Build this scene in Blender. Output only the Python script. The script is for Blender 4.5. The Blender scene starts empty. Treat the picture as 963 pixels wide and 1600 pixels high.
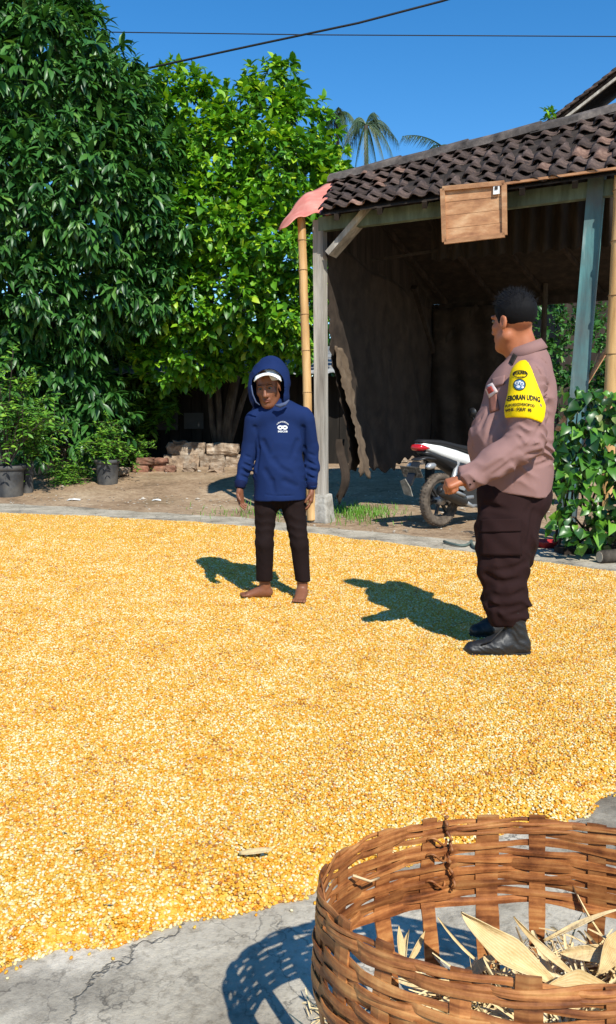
import bpy, bmesh, math, random
import numpy as np
from mathutils import Vector, Matrix, Euler
from mathutils.bvhtree import BVHTree

rnd = random.Random(7)
rng = np.random.default_rng(11)
scene = bpy.context.scene
COL = scene.collection

# ------------------------------------------------------------------ camera, sky, sun, exposure
CAM_H = 1.16
FPX = 1300.0                       # focal length in pixels of a 963 x 1600 picture
TH = math.atan(145.0 / FPX)        # the camera looks down a little
cam_d = bpy.data.cameras.new('camera'); cam = bpy.data.objects.new('camera', cam_d); COL.objects.link(cam)
cam_d.sensor_fit = 'VERTICAL'; cam_d.sensor_height = 36.0; cam_d.lens = FPX / 1600.0 * 36.0
cam_d.clip_start = 0.05; cam_d.clip_end = 2000.0
cam.location = (0, 0, CAM_H); cam.rotation_euler = (math.radians(90) - TH, 0, 0)
scene.camera = cam

SUN_EL = math.radians(43.5)
SUN_H = Vector((0.365, -0.93, 0)).normalized()          # horizontal direction towards the sun
world = bpy.data.worlds.new('World'); scene.world = world; world.use_nodes = True
wn = world.node_tree; wn.nodes.clear()
sky = wn.nodes.new('ShaderNodeTexSky'); sky.sky_type = 'NISHITA'; sky.sun_disc = False
sky.sun_elevation = SUN_EL; sky.sun_rotation = math.atan2(SUN_H.x, SUN_H.y)
sky.air_density = 1.0; sky.dust_density = 0.0; sky.ozone_density = 3.0; sky.altitude = 300
hs = wn.nodes.new('ShaderNodeHueSaturation'); hs.inputs['Saturation'].default_value = 1.34
bg = wn.nodes.new('ShaderNodeBackground'); bg.inputs['Strength'].default_value = 0.128
wo = wn.nodes.new('ShaderNodeOutputWorld')
wn.links.new(sky.outputs[0], hs.inputs['Color']); wn.links.new(hs.outputs[0], bg.inputs['Color']); wn.links.new(bg.outputs[0], wo.inputs[0])
sun_d = bpy.data.lights.new('sun', 'SUN'); sun_d.energy = 4.5; sun_d.angle = math.radians(0.5); sun_d.color = (1.0, 0.97, 0.88)
sun = bpy.data.objects.new('sun', sun_d); COL.objects.link(sun)
sun.rotation_euler = (-(SUN_H * math.cos(SUN_EL) + Vector((0, 0, math.sin(SUN_EL))))).to_track_quat('-Z', 'Y').to_euler()
sun.location = (4, -8, 12)
vs = scene.view_settings
vs.view_transform = 'Standard'; vs.look = 'None'; vs.gamma = 1.0; vs.use_curve_mapping = False; vs.exposure = 0.5
scene.cycles.max_bounces = 6; scene.cycles.transparent_max_bounces = 8

# ------------------------------------------------------------------ picture point -> place in the yard
def ray(px, py):
    xc = (px - 481.5) / FPX; yc = (800.0 - py) / FPX
    return Vector((xc, math.cos(TH) + yc * math.sin(TH), -math.sin(TH) + yc * math.cos(TH)))
def at(px, py, Y):
    d = ray(px, py); t = Y / d.y
    return Vector((t * d.x, Y, CAM_H + t * d.z))
def gd(px, py, z=0.0):
    d = ray(px, py); t = (z - CAM_H) / d.z
    return Vector((t * d.x, t * d.y, z))

# ------------------------------------------------------------------ helpers
def link(o, parent=None):
    COL.objects.link(o)
    if parent is not None: o.parent = parent
    return o
def tag(o, label=None, cat=None, group=None, kind=None):
    if label: o['label'] = label
    if cat: o['category'] = cat
    if group: o['group'] = group
    if kind: o['kind'] = kind
    return o
def thing(name, label, cat, loc=(0, 0, 0), group=None):
    o = bpy.data.objects.new(name, None); o.empty_display_size = 0.2; o.location = loc
    COL.objects.link(o); return tag(o, label, cat, group)
def mk(name, V, F, mats, parent=None, smooth=False, world=True, mi=None):
    """one mesh object; V in world space when world is True (the parent chain's empty only moves)"""
    V = np.asarray(V, dtype=np.float64).reshape(-1, 3)
    if world and parent is not None:
        r = parent
        while r.parent is not None: r = r.parent
        V = V - np.array(r.location)
    me = bpy.data.meshes.new(name)
    if isinstance(F, np.ndarray):
        F = F.tolist()
    me.from_pydata(V.tolist(), [], F)
    if not isinstance(mats, (list, tuple)): mats = [mats]
    for m in mats: me.materials.append(m)
    if mi is not None: me.polygons.foreach_set('material_index', mi)
    if smooth: me.polygons.foreach_set('use_smooth', [True] * len(me.polygons))
    me.update()
    return link(bpy.data.objects.new(name, me), parent)
class MB:
    """collects simple shapes into one mesh"""
    def __init__(s): s.V = []; s.F = []
    def add(s, V, F):
        n = len(s.V); s.V += [tuple(v) for v in V]; s.F += [tuple(i + n for i in f) for f in F]; return s
    def box(s, c, size, R=None, taper=1.0, jit=0.0):
        V = []
        for dz in (-.5, .5):
            k = 1.0 if dz < 0 else taper
            for dx, dy in ((-.5, -.5), (.5, -.5), (.5, .5), (-.5, .5)):
                v = Vector((dx * size[0] * k, dy * size[1] * k, dz * size[2]))
                if jit: v += Vector((rnd.uniform(-jit, jit), rnd.uniform(-jit, jit), rnd.uniform(-jit, jit)))
                if R is not None: v = R @ v
                V.append(Vector(c) + v)
        return s.add(V, [(3, 2, 1, 0), (4, 5, 6, 7), (0, 1, 5, 4), (1, 2, 6, 5), (2, 3, 7, 6), (3, 0, 4, 7)])
    def beam(s, a, b, w, h, up=(0, 0, 1)):
        a = Vector(a); b = Vector(b); z = (b - a).normalized(); x = z.cross(Vector(up))
        if x.length < 1e-4: x = z.cross(Vector((0, 1, 0)))
        x.normalize(); y = x.cross(z)
        V = [p + x * (i * w / 2) + y * (j * h / 2) for p in (a, b) for i, j in ((-1, -1), (1, -1), (1, 1), (-1, 1))]
        return s.add(V, [(3, 2, 1, 0), (4, 5, 6, 7), (0, 1, 5, 4), (1, 2, 6, 5), (2, 3, 7, 6), (3, 0, 4, 7)])
    def tube(s, P, R, n=8, cap=True):
        P = [Vector(p) for p in P]
        if not isinstance(R, (list, tuple)): R = [R] * len(P)
        V = []; F = []; up = Vector((0, 0, 1)); x = None
        for i, p in enumerate(P):
            t = (P[min(i + 1, len(P) - 1)] - P[max(i - 1, 0)]).normalized()
            if x is None:
                x = t.cross(up)
                if x.length < 1e-3: x = t.cross(Vector((1, 0, 0)))
            else: x = x - t * x.dot(t)
            x.normalize(); y = t.cross(x)
            for k in range(n):
                a = 2 * math.pi * k / n; V.append(p + (x * math.cos(a) + y * math.sin(a)) * R[i])
        for i in range(len(P) - 1):
            for k in range(n):
                F.append((i * n + k, i * n + (k + 1) % n, (i + 1) * n + (k + 1) % n, (i + 1) * n + k))
        if cap:
            F.append(tuple(range(n))[::-1]); F.append(tuple((len(P) - 1) * n + k for k in range(n)))
        return s.add(V, F)
    def lathe(s, prof, n=20, M=None):
        V = []; F = []
        for r, z in prof:
            for k in range(n):
                a = 2 * math.pi * k / n; v = Vector((r * math.cos(a), r * math.sin(a), z)); V.append(M @ v if M is not None else v)
        for i in range(len(prof) - 1):
            for k in range(n):
                F.append((i * n + k, i * n + (k + 1) % n, (i + 1) * n + (k + 1) % n, (i + 1) * n + k))
        return s.add(V, F)
    def prism(s, poly, thick, M):
        """poly in local xz, extruded along local y by thick, then M"""
        n = len(poly); V = [M @ Vector((x, -thick / 2, z)) for x, z in poly] + [M @ Vector((x, thick / 2, z)) for x, z in poly]
        F = [tuple(range(n)), tuple(range(n, 2 * n))[::-1]] + [(i, i + n, (i + 1) % n + n, (i + 1) % n) for i in range(n)]
        return s.add(V, F)
    def build(s, name, mats, parent=None, smooth=False, world=True):
        return mk(name, np.array(s.V, dtype=float), s.F, mats, parent, smooth, world)
def bevel(o, w, seg=2):
    m = o.modifiers.new('bevel', 'BEVEL'); m.width = w; m.segments = seg; m.limit_method = 'ANGLE'; return o
def pip(poly, X, Y):
    """points inside polygon (numpy)"""
    ins = np.zeros(X.shape, bool); n = len(poly)
    for i in range(n):
        x1, y1 = poly[i]; x2, y2 = poly[(i + 1) % n]
        c = ((y1 > Y) != (y2 > Y)) & (X < (x2 - x1) * (Y - y1) / (y2 - y1 + 1e-12) + x1)
        ins ^= c
    return ins
def pdist(poly, X, Y):
    d = np.full(X.shape, 1e9)
    n = len(poly)
    for i in range(n):
        x1, y1 = poly[i]; x2, y2 = poly[(i + 1) % n]; dx, dy = x2 - x1, y2 - y1
        t = np.clip(((X - x1) * dx + (Y - y1) * dy) / (dx * dx + dy * dy + 1e-12), 0, 1)
        d = np.minimum(d, np.hypot(X - x1 - t * dx, Y - y1 - t * dy))
    return d
_K = rng.normal(size=(10, 3)); _PH = rng.uniform(0, 6.28, 10)
def wob(X, Y, Z, f, n=6):
    """cheap smooth noise, about -1..1"""
    r = 0
    for i in range(n):
        k = _K[i] * f * (1 + .35 * i); r = r + np.sin(X * k[0] + Y * k[1] + Z * k[2] + _PH[i]) / (1 + .35 * i)
    return r / 2.2
def fold(X, Y, Z, f, dirv, warp=1.2):
    """cloth-fold pattern running across dirv"""
    w = wob(X, Y, Z, f * .35, 4)
    return 1 - np.abs(np.sin((X * dirv[0] + Y * dirv[1] + Z * dirv[2]) * f + warp * 2.2 * w)) * 1.6

# ------------------------------------------------------------------ materials
def nodes(name):
    m = bpy.data.materials.new(name); m.use_nodes = True; nt = m.node_tree
    return m, nt, nt.nodes['Principled BSDF'], (lambda a, b: nt.links.new(a, b))
def ramp(nt, stops):
    r = nt.nodes.new('ShaderNodeValToRGB'); e = r.color_ramp.elements
    while len(e) > 1: e.remove(e[-1])
    e[0].position = stops[0][0]; e[0].color = (*stops[0][1], 1)
    for p, c in stops[1:]:
        k = e.new(p); k.color = (*c, 1)
    return r
def pm(name, stops, scale=8, detail=5, rough=.7, bump=0.0, bscale=None, stretch=(1, 1, 1), spec=.3, metallic=0, rand=0.0, coat=0, sheen=0, bdist=.01, mottle=0, mscale=2.0, mcol=(0, 0, 0)):
    """noise -> ramp base colour, noise bump, optional brightness change per object, optional large soft stains"""
    m, nt, b, L = nodes(name)
    if isinstance(stops, tuple): stops = [(0, tuple(c * .86 for c in stops)), (1, tuple(min(1, c * 1.12) for c in stops))]
    tc = nt.nodes.new('ShaderNodeTexCoord'); mp = nt.nodes.new('ShaderNodeMapping'); mp.inputs['Scale'].default_value = stretch
    L(tc.outputs['Object'], mp.inputs['Vector'])
    nz = nt.nodes.new('ShaderNodeTexNoise'); nz.inputs['Scale'].default_value = scale; nz.inputs['Detail'].default_value = detail; nz.inputs['Roughness'].default_value = .62
    L(mp.outputs[0], nz.inputs['Vector'])
    rp = ramp(nt, [(0.28 + .44 * p, c) for p, c in stops]); L(nz.outputs['Fac'], rp.inputs['Fac'])
    col = rp.outputs['Color']
    if mottle:
        n2 = nt.nodes.new('ShaderNodeTexNoise'); n2.inputs['Scale'].default_value = mscale; n2.inputs['Detail'].default_value = 6; L(tc.outputs['Object'], n2.inputs['Vector'])
        r2 = ramp(nt, [(.42, (0, 0, 0)), (.66, (1, 1, 1))]); L(n2.outputs['Fac'], r2.inputs['Fac'])
        mu = nt.nodes.new('ShaderNodeMath'); mu.operation = 'MULTIPLY'; mu.inputs[1].default_value = mottle; L(r2.outputs[0], mu.inputs[0])
        mx = nt.nodes.new('ShaderNodeMixRGB'); L(mu.outputs[0], mx.inputs['Fac']); L(col, mx.inputs['Color1']); mx.inputs['Color2'].default_value = (*mcol, 1); col = mx.outputs[0]
    if rand:
        oi = nt.nodes.new('ShaderNodeObjectInfo'); mr = nt.nodes.new('ShaderNodeMapRange'); mr.inputs['To Min'].default_value = 1 - rand; mr.inputs['To Max'].default_value = 1 + rand
        L(oi.outputs['Random'], mr.inputs['Value']); hv = nt.nodes.new('ShaderNodeHueSaturation'); L(mr.outputs[0], hv.inputs['Value']); L(col, hv.inputs['Color']); col = hv.outputs[0]
    L(col, b.inputs['Base Color'])
    b.inputs['Roughness'].default_value = rough; b.inputs['Specular IOR Level'].default_value = spec; b.inputs['Metallic'].default_value = metallic
    b.inputs['Coat Weight'].default_value = coat; b.inputs['Sheen Weight'].default_value = sheen
    if bump:
        n3 = nt.nodes.new('ShaderNodeTexNoise'); n3.inputs['Scale'].default_value = bscale or scale * 3; n3.inputs['Detail'].default_value = 6; L(mp.outputs[0], n3.inputs['Vector'])
        bp = nt.nodes.new('ShaderNodeBump'); bp.inputs['Strength'].default_value = bump; bp.inputs['Distance'].default_value = bdist; L(n3.outputs['Fac'], bp.inputs['Height']); L(bp.outputs[0], b.inputs['Normal'])
    return m
def leafmat(name, stops, rough=.42, trans=.25, spec=.5, attr=True):
    m, nt, b, L = nodes(name)
    at_ = nt.nodes.new('ShaderNodeAttribute'); at_.attribute_name = 'tint'
    oi = nt.nodes.new('ShaderNodeObjectInfo'); ad = nt.nodes.new('ShaderNodeMath'); ad.operation = 'ADD'; L(at_.outputs['Fac'], ad.inputs[0]); L(oi.outputs['Random'], ad.inputs[1])
    fr = nt.nodes.new('ShaderNodeMath'); fr.operation = 'FRACT'; L(ad.outputs[0], fr.inputs[0])
    rp = ramp(nt, stops); L(fr.outputs[0], rp.inputs['Fac']); L(rp.outputs[0], b.inputs['Base Color'])
    b.inputs['Roughness'].default_value = rough; b.inputs['Specular IOR Level'].default_value = spec
    tr = nt.nodes.new('ShaderNodeBsdfTranslucent'); mxc = nt.nodes.new('ShaderNodeMixRGB'); mxc.blend_type = 'MULTIPLY'; mxc.inputs['Fac'].default_value = 1
    L(rp.outputs[0], mxc.inputs['Color1']); mxc.inputs['Color2'].default_value = (1.3, 1.2, .5, 1); L(mxc.outputs[0], tr.inputs['Color'])
    ms = nt.nodes.new('ShaderNodeMixShader'); ms.inputs['Fac'].default_value = trans
    L(b.outputs[0], ms.inputs[1]); L(tr.outputs[0], ms.inputs[2]); L(ms.outputs[0], nt.nodes['Material Output'].inputs['Surface'])
    return m

# ------------------------------------------------------------------ signed-distance modelling (bodies, clothes)
class Vox:
    def __init__(s, lo, hi, h):
        s.lo = np.array(lo, float); s.h = h; s.n = np.ceil((np.array(hi, float) - s.lo) / h).astype(int) + 1
        s.v = np.full(s.n, 1.0, np.float32)
    def sub(s, lo, hi):
        a = np.clip(np.floor((np.array(lo) - s.lo) / s.h).astype(int), 0, s.n - 1); b = np.clip(np.ceil((np.array(hi) - s.lo) / s.h).astype(int) + 1, 1, s.n)
        sl = tuple(slice(a[i], max(b[i], a[i] + 1)) for i in range(3))
        g = [(s.lo[i] + s.h * np.arange(sl[i].start, sl[i].stop)).astype(np.float32) for i in range(3)]
        return sl, np.meshgrid(*g, indexing='ij', sparse=True)
    def put(s, sl, d, k, op):
        v = s.v[sl]
        if op == 'u':
            if k > 0: q = np.maximum(k - np.abs(v - d), 0) / k; s.v[sl] = np.minimum(v, d) - q * q * k * .25
            else: s.v[sl] = np.minimum(v, d)
        elif op == 's':
            if k > 0: q = np.maximum(k - np.abs(v + d), 0) / k; s.v[sl] = np.maximum(v, -d) + q * q * k * .25
            else: s.v[sl] = np.maximum(v, -d)
    def rc(s, a, b, ra, rb, k=.02, flat=None, op='u'):
        a = np.array(a, float); b = np.array(b, float); m = max(ra, rb) * (max(1, flat[1]) if flat else 1) + k + .03
        sl, (X, Y, Z) = s.sub(np.minimum(a, b) - m, np.maximum(a, b) + m)
        ab = b - a; t = np.clip(((X - a[0]) * ab[0] + (Y - a[1]) * ab[1] + (Z - a[2]) * ab[2]) / (ab @ ab + 1e-12), 0, 1)
        wx, wy, wz = X - a[0] - t * ab[0], Y - a[1] - t * ab[1], Z - a[2] - t * ab[2]
        if flat:
            n = np.array(flat[0], float); n /= np.linalg.norm(n); q = (wx * n[0] + wy * n[1] + wz * n[2]) * (1 / flat[1] - 1)
            wx, wy, wz = wx + n[0] * q, wy + n[1] * q, wz + n[2] * q
        d = np.sqrt(wx * wx + wy * wy + wz * wz) - (ra + (rb - ra) * t)
        if flat: d = d * min(1, flat[1])
        s.put(sl, d, k, op); return s
    def ch(s, pts, k=.02, flat=None):
        for (a, ra), (b, rb) in zip(pts[:-1], pts[1:]): s.rc(a, b, ra, rb, k, flat)
        return s
    def ell(s, c, r, R=None, k=.02, op='u'):
        c = np.array(c, float); m = max(r) + k + .03
        sl, (X, Y, Z) = s.sub(c - m, c + m); X, Y, Z = X - c[0], Y - c[1], Z - c[2]
        if R is not None:
            R = np.array(R); X, Y, Z = [R[0, i] * X + R[1, i] * Y + R[2, i] * Z for i in range(3)]
        q = np.sqrt((X / r[0]) ** 2 + (Y / r[1]) ** 2 + (Z / r[2]) ** 2)
        g = np.sqrt((X / r[0] ** 2) ** 2 + (Y / r[1] ** 2) ** 2 + (Z / r[2] ** 2) ** 2) + 1e-6
        s.put(sl, q * (q - 1) / g, k, op); return s
    def cut(s, p, n, k=.006):
        """keep the side the normal points away from"""
        n = np.array(n, float); n /= np.linalg.norm(n); sl, (X, Y, Z) = s.sub(s.lo, s.lo + s.h * s.n)
        d = (X - p[0]) * n[0] + (Y - p[1]) * n[1] + (Z - p[2]) * n[2]
        s.put(sl, -d, k, 's'); return s
    def disp(s, fn):
        sl, (X, Y, Z) = s.sub(s.lo, s.lo + s.h * s.n); s.v += fn(X, Y, Z).astype(np.float32); return s
    def mesh(s):
        v = s.v; v[[0, -1]] = np.maximum(v[[0, -1]], .001); v[:, [0, -1]] = np.maximum(v[:, [0, -1]], .001); v[:, :, [0, -1]] = np.maximum(v[:, :, [0, -1]], .001)
        i8 = (v < 0); c = np.zeros(s.n - 1, np.int8)
        for dx in (0, 1):
            for dy in (0, 1):
                for dz in (0, 1): c += i8[dx:s.n[0] - 1 + dx, dy:s.n[1] - 1 + dy, dz:s.n[2] - 1 + dz]
        act = (c > 0) & (c < 8); idx = np.full(c.shape, -1, np.int64); I, J, K = np.nonzero(act); idx[act] = np.arange(len(I))
        acc = np.zeros((len(I), 3)); cnt = np.zeros(len(I))
        for ax in range(3):
            o = [q for q in range(3) if q != ax]
            for u in (0, 1):
                for w in (0, 1):
                    a = [0, 0, 0]; a[o[0]] = u; a[o[1]] = w; b = list(a); b[ax] = 1
                    va = v[I + a[0], J + a[1], K + a[2]].astype(float); vb = v[I + b[0], J + b[1], K + b[2]].astype(float)
                    m = (va < 0) != (vb < 0); t = np.where(m, va / np.where(m, va - vb, 1), 0)
                    p = np.tile(np.array(a, float), (len(I), 1)); p[:, ax] = t; acc[m] += p[m]; cnt[m] += 1
        P = s.lo + s.h * (np.stack([I, J, K], 1) + acc / cnt[:, None])
        Q = []
        for ax in range(3):
            o1, o2 = (ax + 1) % 3, (ax + 2) % 3
            A = [slice(None)] * 3; B = [slice(None)] * 3
            A[ax] = slice(0, -1); B[ax] = slice(1, None)
            for o in (o1, o2): A[o] = slice(1, -1); B[o] = slice(1, -1)
            sa, sb = i8[tuple(A)], i8[tuple(B)]; ch = sa != sb; e = np.argwhere(ch); fl = sa[ch]
            e[:, o1] += 1; e[:, o2] += 1
            def cell(d1, d2):
                q = e.copy(); q[:, o1] += d1; q[:, o2] += d2; return idx[q[:, 0], q[:, 1], q[:, 2]]
            f = np.stack([cell(-1, -1), cell(0, -1), cell(0, 0), cell(-1, 0)], 1)
            f[~fl] = f[~fl][:, ::-1]; Q.append(f)
        return P, np.concatenate(Q)
    def build(s, name, mat, parent):
        P, Q = s.mesh(); return mk(name, P, Q, mat, parent, True)

# ================================================================== SETTING: ground, concrete, corn
def sm(t): t = np.clip(t, 0, 1); return t * t * (3 - 2 * t)
def dirt(x, y): return -0.03 + 0.28 * sm((np.asarray(y) - 10.6) / 5.0) + 0.012 * wob(np.asarray(x) * 1.0, np.asarray(y) * 1.0, 0, 1.3, 5)
def gdirt(px, py):
    z = 0.0
    for _ in range(12):
        p = gd(px, py, z); z = float(dirt(p.x, p.y))
    return Vector((p.x, p.y, z))

# materials of the ground
def mat_dirt():
    m, nt, b, L = nodes('dirt')
    tc = nt.nodes.new('ShaderNodeTexCoord')
    def nz(s, d=8, r=.6):
        n = nt.nodes.new('ShaderNodeTexNoise'); n.inputs['Scale'].default_value = s; n.inputs['Detail'].default_value = d; n.inputs['Roughness'].default_value = r; L(tc.outputs['Object'], n.inputs['Vector']); return n.outputs['Fac']
    a = ramp(nt, [(.3, (.19, .13, .082)), (.45, (.35, .24, .15)), (.6, (.46, .335, .22)), (.75, (.56, .45, .32))]); L(nz(1.1, 10, .68), a.inputs['Fac'])
    c = ramp(nt, [(.36, (.55, .5, .45)), (.55, (1, 1, 1)), (.72, (1.2, 1.17, 1.1))]); L(nz(16, 8, .7), c.inputs['Fac'])
    mx = nt.nodes.new('ShaderNodeMixRGB'); mx.blend_type = 'MULTIPLY'; mx.inputs['Fac'].default_value = .8; L(a.outputs[0], mx.inputs['Color1']); L(c.outputs[0], mx.inputs['Color2'])
    g = ramp(nt, [(.55, (0, 0, 0)), (.7, (1, 1, 1))]); L(nz(.7, 6, .6), g.inputs['Fac'])
    gm = nt.nodes.new('ShaderNodeMath'); gm.operation = 'MULTIPLY'; gm.inputs[1].default_value = .3; L(g.outputs[0], gm.inputs[0])
    m2 = nt.nodes.new('ShaderNodeMixRGB'); L(gm.outputs[0], m2.inputs['Fac']); L(mx.outputs[0], m2.inputs['Color1']); m2.inputs['Color2'].default_value = (.12, .11, .05, 1)
    L(m2.outputs[0], b.inputs['Base Color']); b.inputs['Roughness'].default_value = .95; b.inputs['Specular IOR Level'].default_value = .1
    bp = nt.nodes.new('ShaderNodeBump'); bp.inputs['Strength'].default_value = .9; bp.inputs['Distance'].default_value = .03; L(nz(14, 9, .7), bp.inputs['Height']); L(bp.outputs[0], b.inputs['Normal'])
    return m
def mat_concrete():
    m, nt, b, L = nodes('concrete')
    tc = nt.nodes.new('ShaderNodeTexCoord')
    def nz(s, d=8, r=.6, off=0):
        n = nt.nodes.new('ShaderNodeTexNoise'); n.noise_dimensions = '4D'; n.inputs['W'].default_value = off; n.inputs['Scale'].default_value = s; n.inputs['Detail'].default_value = d; n.inputs['Roughness'].default_value = r; L(tc.outputs['Object'], n.inputs['Vector']); return n
    a = ramp(nt, [(.3, (.20, .165, .12)), (.42, (.36, .31, .235)), (.55, (.48, .42, .325)), (.75, (.60, .53, .425))]); L(nz(2.6, 10, .62).outputs['Fac'], a.inputs['Fac'])
    g = ramp(nt, [(.35, (.62, .6, .57)), (.5, (1, 1, 1)), (.7, (1.12, 1.12, 1.1))]); L(nz(38, 8, .75, 3).outputs['Fac'], g.inputs['Fac'])
    mx = nt.nodes.new('ShaderNodeMixRGB'); mx.blend_type = 'MULTIPLY'; mx.inputs['Fac'].default_value = 1; L(a.outputs[0], mx.inputs['Color1']); L(g.outputs[0], mx.inputs['Color2'])
    # dark weathered blotches
    s = ramp(nt, [(.52, (0, 0, 0)), (.58, (.45, .45, .45)), (.7, (1, 1, 1))]); L(nz(1.7, 9, .66, 7).outputs['Fac'], s.inputs['Fac'])
    sm_ = nt.nodes.new('ShaderNodeMath'); sm_.operation = 'MULTIPLY'; sm_.inputs[1].default_value = .88; L(s.outputs[0], sm_.inputs[0])
    m2 = nt.nodes.new('ShaderNodeMixRGB'); L(sm_.outputs[0], m2.inputs['Fac']); L(mx.outputs[0], m2.inputs['Color1']); m2.inputs['Color2'].default_value = (.105, .088, .068, 1)
    # cracks
    wn_ = nz(3.0, 6, .6, 1); vm = nt.nodes.new('ShaderNodeVectorMath'); vm.operation = 'MULTIPLY_ADD'; L(wn_.outputs['Color'], vm.inputs[0]); vm.inputs[1].default_value = (.5, .5, .5); L(tc.outputs['Object'], vm.inputs[2])
    heights = []; col = m2.outputs[0]
    for sc, w, st in ((2.1, .014, .75), (6.0, .024, .75)):
        v = nt.nodes.new('ShaderNodeTexVoronoi'); v.feature = 'DISTANCE_TO_EDGE'; v.inputs['Scale'].default_value = sc; L(vm.outputs[0], v.inputs['Vector'])
        r = ramp(nt, [(0, (1, 1, 1)), (w, (0, 0, 0))]); L(v.outputs['Distance'], r.inputs['Fac'])
        k = ramp(nt, [(.42, (0, 0, 0)), (.55, (1, 1, 1))]); L(nz(1.6, 5, .6, 11 + sc).outputs['Fac'], k.inputs['Fac'])
        mu = nt.nodes.new('ShaderNodeMath'); mu.operation = 'MULTIPLY'; L(r.outputs[0], mu.inputs[0]); L(k.outputs[0], mu.inputs[1])
        m3 = nt.nodes.new('ShaderNodeMixRGB'); ms_ = nt.nodes.new('ShaderNodeMath'); ms_.operation = 'MULTIPLY'; ms_.inputs[1].default_value = st; L(mu.outputs[0], ms_.inputs[0])
        L(ms_.outputs[0], m3.inputs['Fac']); L(col, m3.inputs['Color1']); m3.inputs['Color2'].default_value = (.05, .045, .038, 1); col = m3.outputs[0]; heights.append(mu.outputs[0])
    L(col, b.inputs['Base Color']); b.inputs['Roughness'].default_value = .9; b.inputs['Specular IOR Level'].default_value = .2
    hh = nt.nodes.new('ShaderNodeMath'); hh.operation = 'SUBTRACT'; L(nz(45, 8, .7, 5).outputs['Fac'], hh.inputs[0]); L(heights[0], hh.inputs[1])
    bp = nt.nodes.new('ShaderNodeBump'); bp.inputs['Strength'].default_value = .55; bp.inputs['Distance'].default_value = .012; L(hh.outputs[0], bp.inputs['Height']); L(bp.outputs[0], b.inputs['Normal'])
    return m
M_DIRT = mat_dirt(); M_CONC = mat_concrete()

# bare earth: one sheet, finer where it is seen, on to the horizon
xs = np.concatenate([[-400, -120, -40], np.linspace(-16, 16, 81), [40, 120, 400]]); ys = np.concatenate([[-60, -10, 0], np.linspace(4, 24, 61), [40, 90, 200, 800]])
GX, GY = np.meshgrid(xs, ys, indexing='ij'); GZ = dirt(GX, GY); V = np.stack([GX, GY, GZ], -1).reshape(-1, 3); n2 = len(ys)
F = [(i * n2 + j, (i + 1) * n2 + j, (i + 1) * n2 + j + 1, i * n2 + j + 1) for i in range(len(xs) - 1) for j in range(n2 - 1)]
tag(mk('ground', V, F, M_DIRT, None, True), 'bare tan earth of the yard below the trees and the shed', 'ground', kind='structure')

# concrete drying floor: a slab with a broken far edge
far_px = [(-900, 772), (-500, 778), (-200, 783), (0, 787), (110, 792), (200, 799), (300, 804), (390, 810), (450, 818), (520, 826), (590, 832), (650, 838), (730, 846), (800, 850), (900, 852), (1000, 858), (1300, 880)]
edge = []
for (a, b) in zip(far_px[:-1], far_px[1:]):
    for t in np.linspace(0, 1, 5)[:-1]:
        p = gd(a[0] + (b[0] - a[0]) * t, a[1] + (b[1] - a[1]) * t); edge.append((p.x, p.y + rnd.uniform(-.06, .06)))
poly = edge + [(9, 4.5), (9, -6), (-14, -6)]
n = len(poly); V = [(x, y, .004) for x, y in poly] + [(x, y, -.12) for x, y in poly]
F = [tuple(range(n))[::-1]] + [(i, (i + 1) % n, (i + 1) % n + n, i + n) for i in range(n)]
tag(mk('concrete_floor', V, F, M_CONC), 'cracked grey concrete drying floor under the corn', 'concrete floor', kind='structure')

# ------------------------------------------------------------------ corn spread out to dry
near_px = [(-300, 1600), (-120, 1550), (0, 1520), (60, 1510), (120, 1498), (180, 1491), (215, 1478), (250, 1462), (300, 1449), (350, 1434), (420, 1419), (460, 1406), (500, 1386), (600, 1361), (700, 1336), (800, 1306), (870, 1291), (905, 1276), (930, 1248), (963, 1229), (1040, 1195), (1300, 1110)]
farc_px = [(1500, 955), (1300, 935), (1100, 914), (963, 897), (860, 883), (760, 870), (640, 856), (560, 846), (500, 838), (400, 827), (300, 819), (150, 810), (0, 804), (-200, 797), (-700, 792)]
cpoly = [(gd(*p).x, gd(*p).y) for p in near_px + farc_px]
FEET = [(gd(px, py, .05).x, gd(px, py, .05).y + .03, r) for px, py, r in ((411, 922, .095), (397, 930, .07), (471, 928, .085), (805, 1014, .085), (770, 1018, .085), (738, 1020, .07), (790, 984, .085), (755, 987, .075))]
def corn_h(x, y):
    d = pdist(cpoly, x, y) * np.where(pip(cpoly, x, y), 1, -1)
    d = d + .03 * wob(x, y, 0, 9, 6) + .012 * wob(x, y, 0, 31, 6)
    h = .052 * (1 - np.exp(-np.maximum(d, 0) / .085)) + .010 * wob(x, y, 0, 2.1, 6) * sm(d / .4) + .004 * wob(x + 3, y, 0, 9, 6) * sm(d / .2)
    for fx, fy, r0 in FEET:                                      # kernels pushed aside round the feet
        r = np.hypot(x - fx, y - fy); h = h + .013 * np.exp(-((r - r0) / .035) ** 2)
    return d, h
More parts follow.
